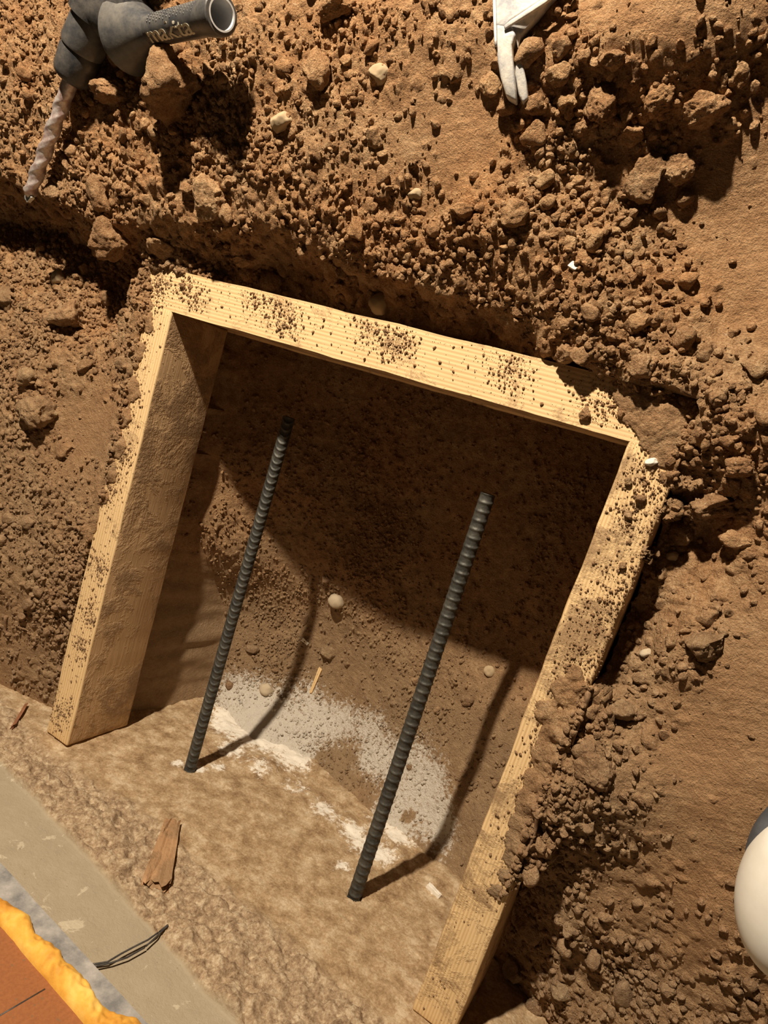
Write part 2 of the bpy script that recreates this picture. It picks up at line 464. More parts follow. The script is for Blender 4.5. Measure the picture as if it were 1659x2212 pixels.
# smooth fields on a coarse grid, then interpolated
CS = 8
cgx = np.arange(X0, X1 + CS * ST, CS * ST); cgy = np.arange(Y0, Y1 + CS * ST, CS * ST)
CX, CY = np.meshgrid(cgx, cgy)
XX, YY = np.meshgrid(gx, gy)
def up(fc):
    fx = (XX - X0) / (CS * ST); fy = (YY - Y0) / (CS * ST)
    i = np.clip(fx.astype(int), 0, len(cgx) - 2); j = np.clip(fy.astype(int), 0, len(cgy) - 2)
    a = fx - i; b_ = fy - j
    return (fc[j, i] * (1 - a) + fc[j, i + 1] * a) * (1 - b_) + (fc[j + 1, i] * (1 - a) + fc[j + 1, i + 1] * a) * b_
zU = up(np.clip(field(UPPER, 2)(CX, CY), -.05, .088)); zL = up(np.clip(field(LOWER, 2)(CX, CY), -.14, .05))
rU = up(np.clip(field(UPPER, 3, 3e-4)(CX, CY), 0, 1)); rL = up(np.clip(field(LOWER, 3, 3e-4)(CX, CY), 0, 1))
zP = up(np.clip(tps([(a, b_) for a, b_, c_ in PIT], [c_ for a, b_, c_ in PIT], 3e-5)(CX, CY), -.30, -.135))
# the crest of the dug bank
CREST = [(-120, 380, .05), (0, 385, .05), (70, 410, .045), (140, 450, .04), (210, 470, .04), (290, 470, .04), (400, 480, .033), (500, 510, .030), (590, 500, .030), (650, 530, .028), (740, 570, .025),
         (820, 590, .022), (890, 600, .022), (960, 640, .018), (1060, 675, .014), (1150, 720, .010), (1220, 765, .008)]
cp = np.array([PZ(u, v, z) for u, v, z in CREST]); o_ = np.argsort(cp[:, 0]); cp = cp[o_]
yc = np.interp(XX, cp[:, 0], cp[:, 1])
yc = yc + .007 * fbm2(XX * 35, YY * 35, 3, 3) + .004 * n2(XX * 160, YY * 160, 9)
t = np.clip((YY - yc + .034) / .036, 0, 1) ** 1.5
t = np.where(XX > cp[-1, 0], np.where(YY > .56, 1, 0) * (1 - sstep(0, .1, XX - cp[-1, 0])) + sstep(0, .1, XX - cp[-1, 0]) * sstep(.5, .7, YY), t)
zo = zL * (1 - t) + zU * t
ro = rL * (1 - t) + rU * t
# boards (top corner lines)
BL = ((.0035, .002), (-.002, .513)); BLW = .038
BR = ((.5097, .001), (.5188, .5135)); BRW = .0385
BB = (-.0075, .5585, .5140, .5520)
def xl(y): return BL[0][0] + (BL[1][0] - BL[0][0]) * y / .514
def xr(y): return BR[0][0] + (BR[1][0] - BR[0][0]) * y / .514
lx, rx = xl(YY), xr(YY)
dedge = np.minimum(np.minimum(XX - lx, rx + BRW - XX), .553 - YY)
inpit = dedge > .006
epit = sstep(.003, .032, dedge + .007 * fbm2(XX * 40, YY * 40, 2, 2))
# loose detail
rough = np.clip(ro, 0, 1)
det = .0065 * fbm2(XX * 22, YY * 22, 11, 4, .55) + .0050 * rough * fbm2(XX * 85, YY * 85, 21, 5, .68)
det = det * (.25 + .75 * rough)
tracks = .0004 * n2(XX * 40 + YY * 12, YY * 300 - XX * 90, 33) * (1 - rough)
zo = zo + det + tracks
pr = np.clip(.35 + .5 * sstep(.0, .2, XX) * 0 + .5 * n2(XX * 9, YY * 9, 5), .15, 1)
zp = zP + .0035 * fbm2(XX * 30, YY * 30, 41, 4, .55) + .0022 * pr * fbm2(XX * 120, YY * 120, 51, 4, .6)
# dirt heaped over the board tops
def blob(u, v, r, z=0.0):
    p = PZ(u, v, z); return (p[0], p[1], r)
def dirt_field(blobs):
    s = np.zeros_like(XX) - 9
    for a, b_, r in blobs:
        s = np.maximum(s, r - np.hypot(XX - a, YY - b_))
    return s
HEAPS = [blob(*q) for q in ((285, 700, .02), (300, 640, .02), (318, 690, .012), (318, 660, .010), (318, 620, .008), (290, 760, .018), (280, 840, .017), (268, 900, .014), (255, 960, .015), (240, 1020, .013), (225, 1070, .010),
          (1400, 850, .026), (1360, 830, .010), (1440, 910, .024), (1450, 960, .016), (1475, 1010, .012), (1385, 880, .010), (1450, 1030, .008),
          (1440, 1100, .005), (1390, 1200, .003), (1240, 1460, .008), (1235, 1500, .015), (1250, 1560, .019), (1215, 1590, .019), (1200, 1640, .0205), (1190, 1700, .020), (1165, 1750, .020),
          (1150, 1790, .018), (1130, 1830, .017), (1115, 1860, .014), (1095, 1890, .009), (1075, 1925, .006), (1260, 1520, .012), (1190, 1545, .013))]
df = dirt_field(HEAPS) + .008 * fbm2(XX * 70, YY * 70, 61, 4, .65)
on_l = (XX > lx - .001) & (XX < lx + BLW + .001) & (YY < .515)
on_r = (XX > rx - .001) & (XX < rx + BRW + .001) & (YY < .515)
on_b = (YY > BB[2] - .001) & (YY < BB[3] + .001) & (XX > BB[0] - .001) & (XX < BB[1] + .001)
onb = on_l | on_r | on_b
inner = np.minimum(np.minimum(np.where(on_l & ~on_b, lx + BLW - XX, 9), np.where(on_r & ~on_b, XX - rx, 9)), np.where(on_b & (XX > .03) & (XX < .515), YY - BB[2], 9))
df = np.minimum(df, inner - .004 + .001 * n2(XX * 300, YY * 300, 8))
heap = .0005 + np.clip(df, 0, .02) * .38 + .0034 * np.clip(df / .006, 0, 1) * fbm2(XX * 120, YY * 120, 71, 4, .65)
z = np.where(dedge > .002, np.minimum(zo, -.095) * (1 - epit) + zp * epit, zo)
near = np.clip(1 - np.abs(df) / .02, 0, 1)
# ground just beside the heaps rises to meet them
outside = (~inpit) & (~onb)
z = np.where(outside & (dirt_field(HEAPS) > -.004), np.maximum(z, -.004 + .002 * n2(XX * 100, YY * 100, 4)), z)
z = np.where(onb, np.where(df > 0, np.maximum(heap, .0008), np.minimum(z, -.110)), z)
sm_board = onb & (df <= 0)
# clods pressed into the surface
rng = np.random.RandomState(7)
z_pre = z.copy()
steep0 = np.hypot(*np.gradient(z, ST))
def stamp(n, rmin, rmax, power, kmin, kmax, thr=.3, region=None):
    global z
    cnt = 0
    while cnt < n:
        a = rng.uniform(-.6, .8); b_ = rng.uniform(0, .95)
        i = int((a - X0) / ST); j = int((b_ - Y0) / ST)
        if sm_board[j, i]: cnt += .2; continue
        if steep0[j, i] > 1.1: cnt += .2; continue
        p = pr[j, i] * .8 if inpit[j, i] else rough[j, i]
        if rng.rand() > (p - thr * .3) ** 1.3 if p > thr * .3 else True: cnt += .2; continue
        cnt += 1
        r = rmin + (rmax - rmin) * rng.rand() ** power
        if inpit[j, i] or onb[j, i]: r *= .6
        w = int(r * 1.5 / ST) + 2
        i0, i1, j0, j1 = max(0, i - w), min(NX, i + w), max(0, j - w), min(NY, j + w)
        dx = XX[j0:j1, i0:i1] - a; dy = YY[j0:j1, i0:i1] - b_
        th = rng.uniform(0, 3.14); c_, s_ = math.cos(th), math.sin(th); el = rng.uniform(.65, 1.0)
        q = ((dx * c_ + dy * s_) / r) ** 2 + ((-dx * s_ + dy * c_) / (r * el)) ** 2
        q = q * (1 + .6 * n2(dx * .9 / r + a * 99, dy * .9 / r + b_ * 99, 5) + .5 * n2(dx * 2.2 / r + a * 59, dy * 2.2 / r + b_ * 59, 6))
        dome = np.minimum(np.sqrt(np.clip(1 - q, 0, 1)), rng.uniform(.55, 1)) * r * rng.uniform(kmin, kmax)
        tilt = (dx * rng.uniform(-.4, .4) + dy * rng.uniform(-.4, .4))
        base = z[j, i]
        ok = (q < 1) & ~sm_board[j0:j1, i0:i1] & (inpit[j0:j1, i0:i1] == inpit[j, i]) & (np.abs(z[j0:j1, i0:i1] - base) < r * 2.5) & (onb[j0:j1, i0:i1] == onb[j, i])
        loc = z_pre[j0:j1, i0:i1]
        z[j0:j1, i0:i1] = np.where(ok, np.maximum(z[j0:j1, i0:i1], loc + dome + tilt * .7 - r * .15), z[j0:j1, i0:i1])
stamp(520, .007, .014, 2.0, .35, .7, .5)
stamp(4000, .0035, .008, 1.6, .4, .8, .3)
stamp(9000, .0024, .0045, 1.2, .5, .9, .1)

def H(a, b_):
    fx = (a - X0) / ST; fy = (b_ - Y0) / ST
    i = int(min(max(fx, 0), NX - 2)); j = int(min(max(fy, 0), NY - 2))
    u_, v_ = fx - i, fy - j
    return (z[j, i] * (1 - u_) + z[j, i + 1] * u_) * (1 - v_) + (z[j + 1, i] * (1 - u_) + z[j + 1, i + 1] * u_) * v_

def on_board(a, b_):
    i = int((a - X0) / ST); j = int((b_ - Y0) / ST)
    return 0 <= i < NX and 0 <= j < NY and sm_board[j, i]

def ground(u, v, boards=False):
    """first point of the ground (or board top) seen at a place in the view"""
    d = ray(u, v); s = .2
    while s < 2.5:
        p = CAM + d * s
        if p[1] < 0: return PY(u, v, 0.0)
        h_ = 0.0 if (boards and on_board(p[0], p[1])) else H(p[0], p[1])
        if p[2] < h_: return p
        s += .0012
    return PZ(u, v, 0)

# pale drilling dust
DUST = [(500, 1500, .035, .9), (560, 1520, .04, 1), (600, 1580, .04, 1), (540, 1580, .035, 1), (480, 1560, .03, .8), (640, 1640, .03, 1), (680, 1560, .035, .95), (740, 1560, .03, .85), (800, 1570, .03, .8),
        (500, 1620, .02, .9), (560, 1660, .018, .75), (840, 1640, .03, .85), (800, 1640, .022, .8), (900, 1700, .03, .85), (950, 1760, .03, .75), (900, 1620, .03, .6), (660, 1500, .03, .6), (850, 1760, .03, .9), (940, 1680, .03, .6),
        (700, 1750, .02, .85), (640, 1700, .016, .8), (760, 1790, .018, .9), (830, 1850, .017, .8), (740, 1870, .012, .75), (860, 1810, .02, .8), (385, 1650, .008, 1), (430, 1660, .009, 1), (470, 1655, .012, .8), (950, 1790, .02, .7), (790, 1830, .02, .85),
        (935, 1925, .005, .9), (500, 1700, .012, .35), (960, 1840, .015, .4)]
HOLES = [(735, 1690, .022, 1.0), (770, 1740, .016, 1.0), (690, 1640, .011, .9), (880, 1765, .011, .7), (700, 1670, .016, 1), (760, 1700, .018, .9), (640, 1700, .008, .5), (870, 1835, .009, .7)]
def dust_at(P):
    s = np.zeros(len(P))
    for u, v, r, k in DUSTP:
        s = np.maximum(s, k * (1 - sstep(.35 * r, 1.35 * r, np.linalg.norm(P - u, axis=1))) if v is None else 0)
    return s
def spots(lst):
    out = []
    for u, v, r, k in lst:
        out.append((ground(u, v), r, k))
    return out
DP = spots(DUST); HP = spots(HOLES)
def dust_of(P):
    s = np.zeros(len(P))
    for c_, r, k in DP:
        d2 = np.linalg.norm(P - c_, axis=1); s = 1 - (1 - s) * (1 - .85 * k * np.exp(-(d2 / (1.0 * r)) ** 2))
    for c_, r, k in HP:
        d2 = np.linalg.norm(P - c_, axis=1) + .004 * n3(P * 150, 3); s = s * (1 - k * (1 - sstep(.6 * r, 1.05 * r, d2)))
    return s

V = np.stack([XX, YY, z], -1).reshape(-1, 3)
gy_, gx_ = np.gradient(z, ST); steep = np.hypot(gx_, gy_)
sw = sstep(.8, 2.2, steep).ravel(); ss = np.where((sw > .01) & (~onb.ravel()))[0]
gd = np.stack([gx_.ravel()[ss], gy_.ravel()[ss]], -1); gd /= (np.linalg.norm(gd, axis=1)[:, None] + 1e-6)
nz_ = .0050 * n3(V[ss] * 55, 1) + .0035 * n3(V[ss] * 120, 2) + .0018 * n3(V[ss] * 260, 3)
V[ss, :2] += gd * (nz_ * sw[ss])[:, None]
F = grid_faces(NX, NY)
gm = np_mesh('ground', V, F)
dust = np.zeros(len(V)); sel = np.where(inpit.ravel() & (YY.ravel() < .3))[0]; dust[sel] = dust_of(V[sel])
attr(gm, 'dust', dust)
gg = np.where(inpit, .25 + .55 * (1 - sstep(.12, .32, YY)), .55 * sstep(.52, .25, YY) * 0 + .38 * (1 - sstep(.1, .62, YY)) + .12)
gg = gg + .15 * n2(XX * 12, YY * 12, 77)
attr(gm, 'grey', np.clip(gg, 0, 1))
attr(gm, 'smooth', np.where(inpit | onb, 0, np.clip(1 - rough * 1.6, 0, 1)))
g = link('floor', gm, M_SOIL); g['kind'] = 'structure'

# ------------------------------------------------------------------ foundation wall
wx = np.arange(-.75, .95, .0016); wz = np.arange(-.33, .1601, .0014)
WX, WZ = np.meshgrid(wx, wz)
rim = .0677 + (WX - .0224) * .1164 + .003 * fbm2(WX * 40, WX * 0, 5, 3)
bb = np.array([PY(u, v) for u, v in ((0, 1500), (130, 1640), (300, 1740), (450, 1880), (600, 2010), (800, 2180))])
low = np.interp(WX, bb[:, 0], bb[:, 2]) + .006 * fbm2(WX * 30, WZ * 30, 6, 3)
plain = sstep(-.002, .002, WZ - rim)
brk = (1 - plain) * sstep(-.006, .010, WZ - low)
wy = -.0035 * plain + .0006 * fbm2(WX * 30, WZ * 30, 8, 3)
wy = wy + brk * (.0015 + .0075 * fbm2(WX * 38, WZ * 38, 12, 3, .6) + .0060 * fbm2(WX * 130, WZ * 130, 13, 4, .7))
lowr = sstep(-.10, -.17, WZ)
wy = wy + (1 - plain) * (1 - brk) * (.0016 * fbm2(WX * 45, WZ * 45, 14, 4) + .0012 * fbm2(WX * 160, WZ * 160, 18, 3)) + lowr * (.006 * fbm2(WX * 25, WZ * 25, 15, 4, .6))
wy = wy + plain * .0012 * np.maximum(0, fbm2(WX * 38, WZ * 38, 16, 4) - .15)
wy = np.where(np.hypot(WX - .1506, WZ + .092) < .0085, np.minimum(wy, -.004), wy)
wy = np.where(np.hypot(WX - .4039, WZ + .0752) < .0080, np.minimum(wy, -.004), wy)
WV = np.stack([WX, wy, WZ], -1).reshape(-1, 3)
nwx, nwz = len(wx), len(wz)
WF = grid_faces(nwx, nwz)[:, ::-1]
nb = len(WV)
x0_, x1_, z0_, z1_ = wx[0], wx[-1], wz[0], .42
back = np.array([(x0_, -.012, z0_), (x1_, -.012, z0_), (x1_, -.012, z1_), (x0_, -.012, z1_), (x0_, -.22, z0_), (x1_, -.22, z0_), (x1_, -.22, z1_), (x0_, -.22, z1_)])
BF = np.array([(0, 1, 2, 3), (5, 4, 7, 6), (4, 0, 3, 7), (1, 5, 6, 2), (3, 2, 6, 7), (4, 5, 1, 0)]) + nb
wm = np_mesh('wall_front', np.concatenate([WV, back]), np.concatenate([WF, BF]))
zz = np.zeros(8)
attr(wm, 'plain', np.concatenate([plain.ravel(), zz + 1])); attr(wm, 'broken', np.concatenate([brk.ravel(), zz]))
dw = np.zeros(len(WV)); sel = np.where((WX.ravel() > 0) & (WX.ravel() < .55) & (WZ.ravel() < 0))[0]; dw[sel] = dust_of(WV[sel])
attr(wm, 'dust', np.concatenate([dw, zz]))
w = link('wall_front', wm, M_CONC); w['kind'] = 'structure'

# ------------------------------------------------------------------ form boards
def board(name, p0, p1, wdir, wid, hgt, mat_top, label, face_side=None, seed=0):
    """p0->p1: one long top edge; wdir: unit vector across the top; local Y is the length"""
    p0 = np.array([*p0, 0.]); p1 = np.array([*p1, 0.]); L = np.linalg.norm(p1 - p0); dy = (p1 - p0) / L
    dxv = np.array([dy[1], -dy[0], 0]); 
    if dxv @ np.array([*wdir, 0]) < 0: sx = -1
    else: sx = 1
    bm = bmesh.new()
    nl, nw, nh = 150, 6, 12
    bmesh.ops.create_cube(bm, size=1)
    for v_ in bm.verts: v_.co = Vector(((v_.co.x + .5) * wid * sx, (v_.co.y + .5) * L, (v_.co.z - .5) * hgt))
    bmesh.ops.bevel(bm, geom=list(bm.edges), offset=.0022, segments=3, profile=.5, affect='EDGES')
    bmesh.ops.recalc_face_normals(bm, faces=bm.faces)
    for i in range(1, 60):
        bmesh.ops.bisect_plane(bm, geom=list(bm.verts) + list(bm.edges) + list(bm.faces), plane_co=(0, L * i / 60, 0), plane_no=(0, 1, 0))
    rs = np.random.RandomState(seed); off = rs.uniform(0, 99)
    for v_ in bm.verts:
        w_ = .0007 * float(n2(v_.co.y * 24 + off, v_.co.z * 40, seed)) + .0004 * float(n2(v_.co.y * 90, off, seed + 1))
        v_.co.x += w_; v_.co.z += .0005 * float(n2(v_.co.y * 30 + off, v_.co.x * 60, seed + 2))
    me = bpy.data.meshes.new(name); bm.to_mesh(me); bm.free()
    me.materials.append(mat_top); me.materials.append(M_WOODFACE)
    for p in me.polygons:
        p.use_smooth = True
        if abs(p.normal.x) > .8 and p.center.z < -.003: p.material_index = 1
    me.set_sharp_from_angle(angle=math.radians(40))
    o = bpy.data.objects.new(name, me); col.objects.link(o)
    o.location = Vector(p0); o.rotation_euler = (0, 0, math.atan2(-dy[0], dy[1]))
    tag(o, label, 'board', 'sawn boards of the form'); return o
hB = .0890
board('form_board', BL[0], (BL[1][0], .5136), (1, 0), BLW, hB, M_WOOD, 'pale wooden form board on the left, its broad mud-smeared inner side showing', seed=1)
board('form_board', BR[0], (BR[1][0], .5136), (1, 0), BRW, hB, M_WOODDIRT, 'pale wooden form board on the right, partly buried under dirt in the middle', seed=2)
board('form_board', (BB[0], BB[2]), (BB[1], BB[2]), (0, 1), BB[3] - BB[2], hB, M_WOOD, 'bright wooden form board across the top, closing the frame at the bank', seed=3)

# ------------------------------------------------------------------ rebars
def rebar(x, zc, y0, y1, r, style, label, tilt=0):
    seg = 40; n = int((y1 - y0) / .0006)
    ys = np.linspace(y0, y1, n); A = np.linspace(0, 2 * np.pi, seg, endpoint=False)
    YS, AA = np.meshgrid(ys, A, indexing='ij')
    if style == 'v':
        ph = YS / .0078 + .55 * np.abs(np.sin(AA * 1.0 + .6)) * 1.6
    else:
        ph = YS / .0088 + .12 * np.sin(AA)
    rib = np.exp(-((ph - np.floor(ph) - .5) / .17) ** 2)
    fade = sstep(0, .012, YS - y0 - .004)
    key = np.exp(-((((AA + .6) / np.pi + .5) % 1 - .5) / .07) ** 2)
    rr = r + .0011 * rib * fade * (1 - key) + .0010 * key * fade + .0001 * n2(YS * 600, AA * 5, 2)
    P = np.stack([np.cos(AA) * rr, YS - y0, np.sin(AA) * rr], -1).reshape(-1, 3)
    i = np.arange(n * seg).reshape(n, seg); j = np.roll(i, -1, 1)
    Fq = np.stack([i[:-1], i[1:], j[1:], j[:-1]], -1).reshape(-1, 4)
    nP = len(P); P = np.concatenate([P, [(0, 0, 0), (0, y1 - y0, 0)]])
    k = np.arange(seg); kn = (k + 1) % seg
    c1 = np.stack([np.full(seg, nP), k, kn, kn], -1)
    me = bpy.data.meshes.new('rebar')
    faces = [tuple(q) for q in Fq.tolist()] + [(nP, int(a), int(b_)) for a, b_ in zip(k, kn)] + [(nP + 1, int((n - 1) * seg + b_), int((n - 1) * seg + a)) for a, b_ in zip(k, kn)]
    me.from_pydata(P.tolist(), [], faces); me.update()
    for p in me.polygons: p.use_smooth = len(p.vertices) == 4
    o = link('reinforcing_bar', me, M_REBAR); o.location = (x, y0, zc); o.rotation_euler = (tilt, 0, 0)
    return tag(o, label, 'rebar', 'reinforcing bars set in the concrete')
rebar(.1506, -.0925, -.03, .441, .0058, 'v', 'dark steel reinforcing bar with slanted chevron ribs, the left of the two')
rebar(.4042, -.0755, -.03, .4345, .0063, 'r', 'dark steel reinforcing bar with straight ring ribs, the right of the two')

# ------------------------------------------------------------------ foundation trim: flashing, foam, brown boards
def on_wall(u, v, y=0): return PY(u, v, y)
s0, s1 = on_wall(-120, 1738), on_wall(420, 2333)
f0, f1 = on_wall(-120, 1882), on_wall(330, 2400)
def slab(name, a0, a1, b0, b1, y0, y1, m, sub=40):
    bm = bmesh.new(); vs = []
    for i in range(sub + 1):
        t_ = i / sub; lo_ = np.array(a0) * (1 - t_) + np.array(a1) * t_; hi_ = np.array(b0) * (1 - t_) + np.array(b1) * t_
        w_ = .0006 * float(n2(t_ * 9, 1, 5))
        vs.append([bm.verts.new((lo_[0], y0, lo_[2])), bm.verts.new((lo_[0], y1 + w_, lo_[2])), bm.verts.new((hi_[0], y1 + w_, hi_[2])), bm.verts.new((hi_[0], y0, hi_[2]))])
    for i in range(sub):
        for k in range(4):
            bm.faces.new((vs[i][k], vs[i][(k + 1) % 4], vs[i + 1][(k + 1) % 4], vs[i + 1][k]))
    bm.faces.new(vs[0]); bm.faces.new(vs[-1][::-1])
    bmesh.ops.recalc_face_normals(bm, faces=bm.faces)
    me = bpy.data.meshes.new(name); bm.to_mesh(me); bm.free(); return link(name, me, m)
W0, W1 = on_wall(-120, 1866), on_wall(400, 2485)
fl = slab('metal_flashing', s0, s1, W0 + np.array([0, 0, .01]), W1 + np.array([0, 0, .01]), -.012, .003, M_FLASH)
tag(fl, 'dull grey metal flashing strip along the top of the concrete', 'flashing')
wb = slab('wooden_sill', W0, W1, W0 + np.array([-.05, 0, .16]), W1 + np.array([-.05, 0, .16]), -.012, .0075, M_WOODDARK)
tag(wb, 'reddish brown wooden sill in the bottom left corner behind the foam', 'sill')
j0, j1 = on_wall(-20, 2206, .0072), on_wall(97, 2137, .0072)
sm_ = link('board_seam', tube([j0, j1], .0007, 8), M_WIRE, wb); sm_.matrix_parent_inverse = Matrix.Identity(4); sm_['label'] = 'dark seam between two sill boards'
# foam bead
lowb = [(-120, 1880), (-60, 1925), (0, 1966), (35, 1978), (62, 2002), (72, 2040), (100, 2052), (128, 2072), (130, 2088), (160, 2112), (190, 2150), (202, 2185), (245, 2208), (290, 2215), (330, 2262), (400, 2340)]
upb = [(-120, 1868), (400, 2483)]
us = np.linspace(-118, 398, 260); lb = np.interp(us, [a for a, _ in lowb], [b_ for _, b_ in lowb])
rows = []
K = 26
for u_, l_ in zip(us, lb):
    # point on the upper line at the same place along the bead
    v_up = np.interp(u_ - 26, [-120, 400], [1868, 2483]); A_ = on_wall(u_, l_); B_ = on_wall(u_ - 30, v_up + 12)
    row = []
    for k in range(K):
        q = k / (K - 1); p = A_ * (1 - q) + B_ * q
        row.append((p[0], 0, p[2], q))
    rows.append(row)
R_ = np.array(rows); q = R_[..., 3]
bul = np.sqrt(np.clip(1 - (2 * q - 1) ** 2, 0, 1)) ** .8
lum = .5 + .5 * fbm2(R_[..., 0] * 70, R_[..., 2] * 70, 4, 3)
R_[..., 1] = .001 + bul * (.010 + .010 * lum) + .001 * n2(R_[..., 0] * 300, R_[..., 2] * 300, 9) * bul
Vf = R_[..., :3].reshape(-1, 3); Ff = grid_faces(K, len(us))
fm = np_mesh('foam', np.concatenate([Vf, Vf * [1, 0, 1]]), np.concatenate([Ff, Ff[:, ::-1] + len(Vf)]))
fo = link('spray_foam_bead', fm, M_FOAM); tag(fo, 'lumpy yellow orange spray foam bead between grey flashing and brown sill', 'foam')

# old wood stub broken into the edge of the concrete
def chip_mesh(seed, w_, l_, t_, taper=.7, sub=3):
    rs = np.random.RandomState(seed); bm = bmesh.new(); bmesh.ops.create_cube(bm, size=1)
    bmesh.ops.subdivide_edges(bm, edges=bm.edges, cuts=sub, use_grid_fill=True)
    for v_ in bm.verts:
        y_ = v_.co.y; k = 1 - (1 - taper) * (y_ + .5)
        v_.co = Vector((v_.co.x * w_ * k, y_ * l_ * (1 + .15 * rs.uniform(-1, 1)), v_.co.z * t_ * (1 + .2 * rs.uniform(-1, 1))))
    me = bpy.data.meshes.new('chip'); bm.to_mesh(me); bm.free()
    for p in me.polygons: p.use_smooth = False
    return me
def orient(o, p, d, nrm):
    """local Y along d, local Z along nrm"""
    d = Vector(d).normalized(); n_ = Vector(nrm); n_ = (n_ - d * n_.dot(d)).normalized(); x_ = d.cross(n_)
    o.matrix_world = Matrix(((x_.x, d.x, n_.x, p[0]), (x_.y, d.y, n_.y, p[1]), (x_.z, d.z, n_.z, p[2]), (0, 0, 0, 1)))
a, b_ = on_wall(335, 1915), on_wall(370, 1785)
st = link('wood_stub', chip_mesh(5, .026, float(np.linalg.norm(b_ - a)), .012, .62, 6), M_WOODOLD)
orient(st, (a + b_) / 2 + np.array([0, .0005, 0]), b_ - a, (0, 1, 0)); tag(st, 'orange brown splintered wood stub stuck in the broken concrete edge', 'wood stub')

# tie wire on the smooth concrete
def wire(pxs, r, y=.0015):
    pts = [on_wall(u, v, y) for u, v in pxs]
    out = []
    for i in range(len(pts) - 1):
        for k in range(6): out.append(pts[i] * (1 - k / 6) + pts[i + 1] * k / 6)
    out.append(pts[-1]); return tube(out, r, 8)
wr = empty('tie_wire', on_wall(290, 2050), 'thin dark double wire lying curved on the smooth concrete', 'wire')
inv = Matrix.Translation(wr.location).inverted()
for pxs in ([(200, 2083), (232, 2078), (262, 2060), (290, 2045), (320, 2030), (345, 2012), (362, 1998)], [(203, 2088), (240, 2080), (275, 2068), (312, 2047), (335, 2026), (356, 2005), (363, 1999)]):
    o = link('strand', wire(pxs, .00075), M_WIRE, wr); o.matrix_parent_inverse = inv

# ------------------------------------------------------------------ rotary hammer with its drill bit (upper left)
T0 = PZ(62, 424, .060); T1 = PZ(158, 160, .090)
axis = (T1 - T0) / np.linalg.norm(T1 - T0)
LB = float(np.linalg.norm(T1 - T0))
tool = empty('rotary_hammer', T1 - np.array([0, 0, .04]), 'black and charcoal rotary hammer lying on the soil, mostly out of view at top left', 'power tool')
tinv = Matrix.Translation(tool.location).inverted()
def tp(name, me, m, parent=None, label=None):
    o = link(name, me, m, parent or tool)
    if parent is None: o.matrix_parent_inverse = tinv
    if label: o['label'] = label
    return o
# fluted bit
def bit_mesh():
    n, seg = 420, 48; L = LB + .02
    ax = axis; s_ = np.cross(ax, (0, 0, 1)); s_ /= np.linalg.norm(s_); w_ = np.cross(s_, ax)
    V_ = []
    ts = np.linspace(0, L, n); A = np.linspace(0, 2 * np.pi, seg, endpoint=False)
    TT, AA = np.meshgrid(ts, A, indexing='ij')
    ph = AA * 2 + TT / .026 * 2 * np.pi * 1.0
    flute = np.clip(.5 + .9 * np.sin(ph), 0, 1) ** .7
    sh = sstep(.105, .125, TT)
    rr = .0075 * (1 - sh) * (.80 + .20 * (1 - flute)) + sh * .0072
    rr = np.where(TT < .006, rr * (.55 + .45 * TT / .006), rr)
    P = T0[None, None] + ax * TT[..., None] + s_ * (np.cos(AA) * rr)[..., None] + w_ * (np.sin(AA) * rr)[..., None]
    P = P.reshape(-1, 3); i = np.arange(n * seg).reshape(n, seg); j = np.roll(i, -1, 1)
    Fq = np.stack([i[:-1], j[:-1], j[1:], i[1:]], -1).reshape(-1, 4).tolist()
    Fq.append(list(range(seg)))
    me = bpy.data.meshes.new('bit'); me.from_pydata(P.tolist(), [], Fq); me.update()
    for p in me.polygons: p.use_smooth = True
    return me
bit = tp('drill_bit', bit_mesh(), M_BIT, label='dusty silver spiral masonry drill bit')
cs = np.cross(axis, (0, 0, 1)); cs /= np.linalg.norm(cs)
tipm = chip_mesh(3, .016, .010, .004, .5, 2)
o = link('carbide_tip', tipm, M_TIP, bit)
mt = Matrix.Translation(Vector(T0)); d_ = Vector(-axis); s2 = Vector(cs); n_ = d_.cross(s2)
o.parent = bit; o.matrix_parent_inverse = tinv @ Matrix.Identity(4)
o.matrix_parent_inverse = Matrix.Identity(4)
o.matrix_basis = Matrix(((s2.x, d_.x, n_.x, T0[0]), (s2.y, d_.y, n_.y, T0[1]), (s2.z, d_.z, n_.z, T0[2]), (0, 0, 0, 1)))
rC = 44 * depth(T1) / F_PX
tp('nose_cap', lathe(T1 - axis * .006, T1 + axis, [(0, .010), (.0005, rC * .70), (.003, rC * .86), (.007, rC * .93), (.026, rC * .97), (.029, rC * .90), (.034, rC * .90)]), M_RUBBER)
tp('chuck_collar', lathe(T1 + axis * .024, T1 + axis, [(0, rC * .8), (.001, rC * .98), (.004, rC * 1.03), (.020, rC * .98), (.034, rC * .92), (.036, rC * .8)]), M_PLAST)
tp('gear_housing', lathe(T1 + axis * .052, T1 + axis, [(0, rC * .8), (.002, rC * 1.12), (.012, rC * 1.16), (.03, rC * 1.18), (.06, rC * 1.25), (.14, rC * 1.5), (.24, rC * 1.5), (.25, rC * 1.2)]), M_RUBBER)
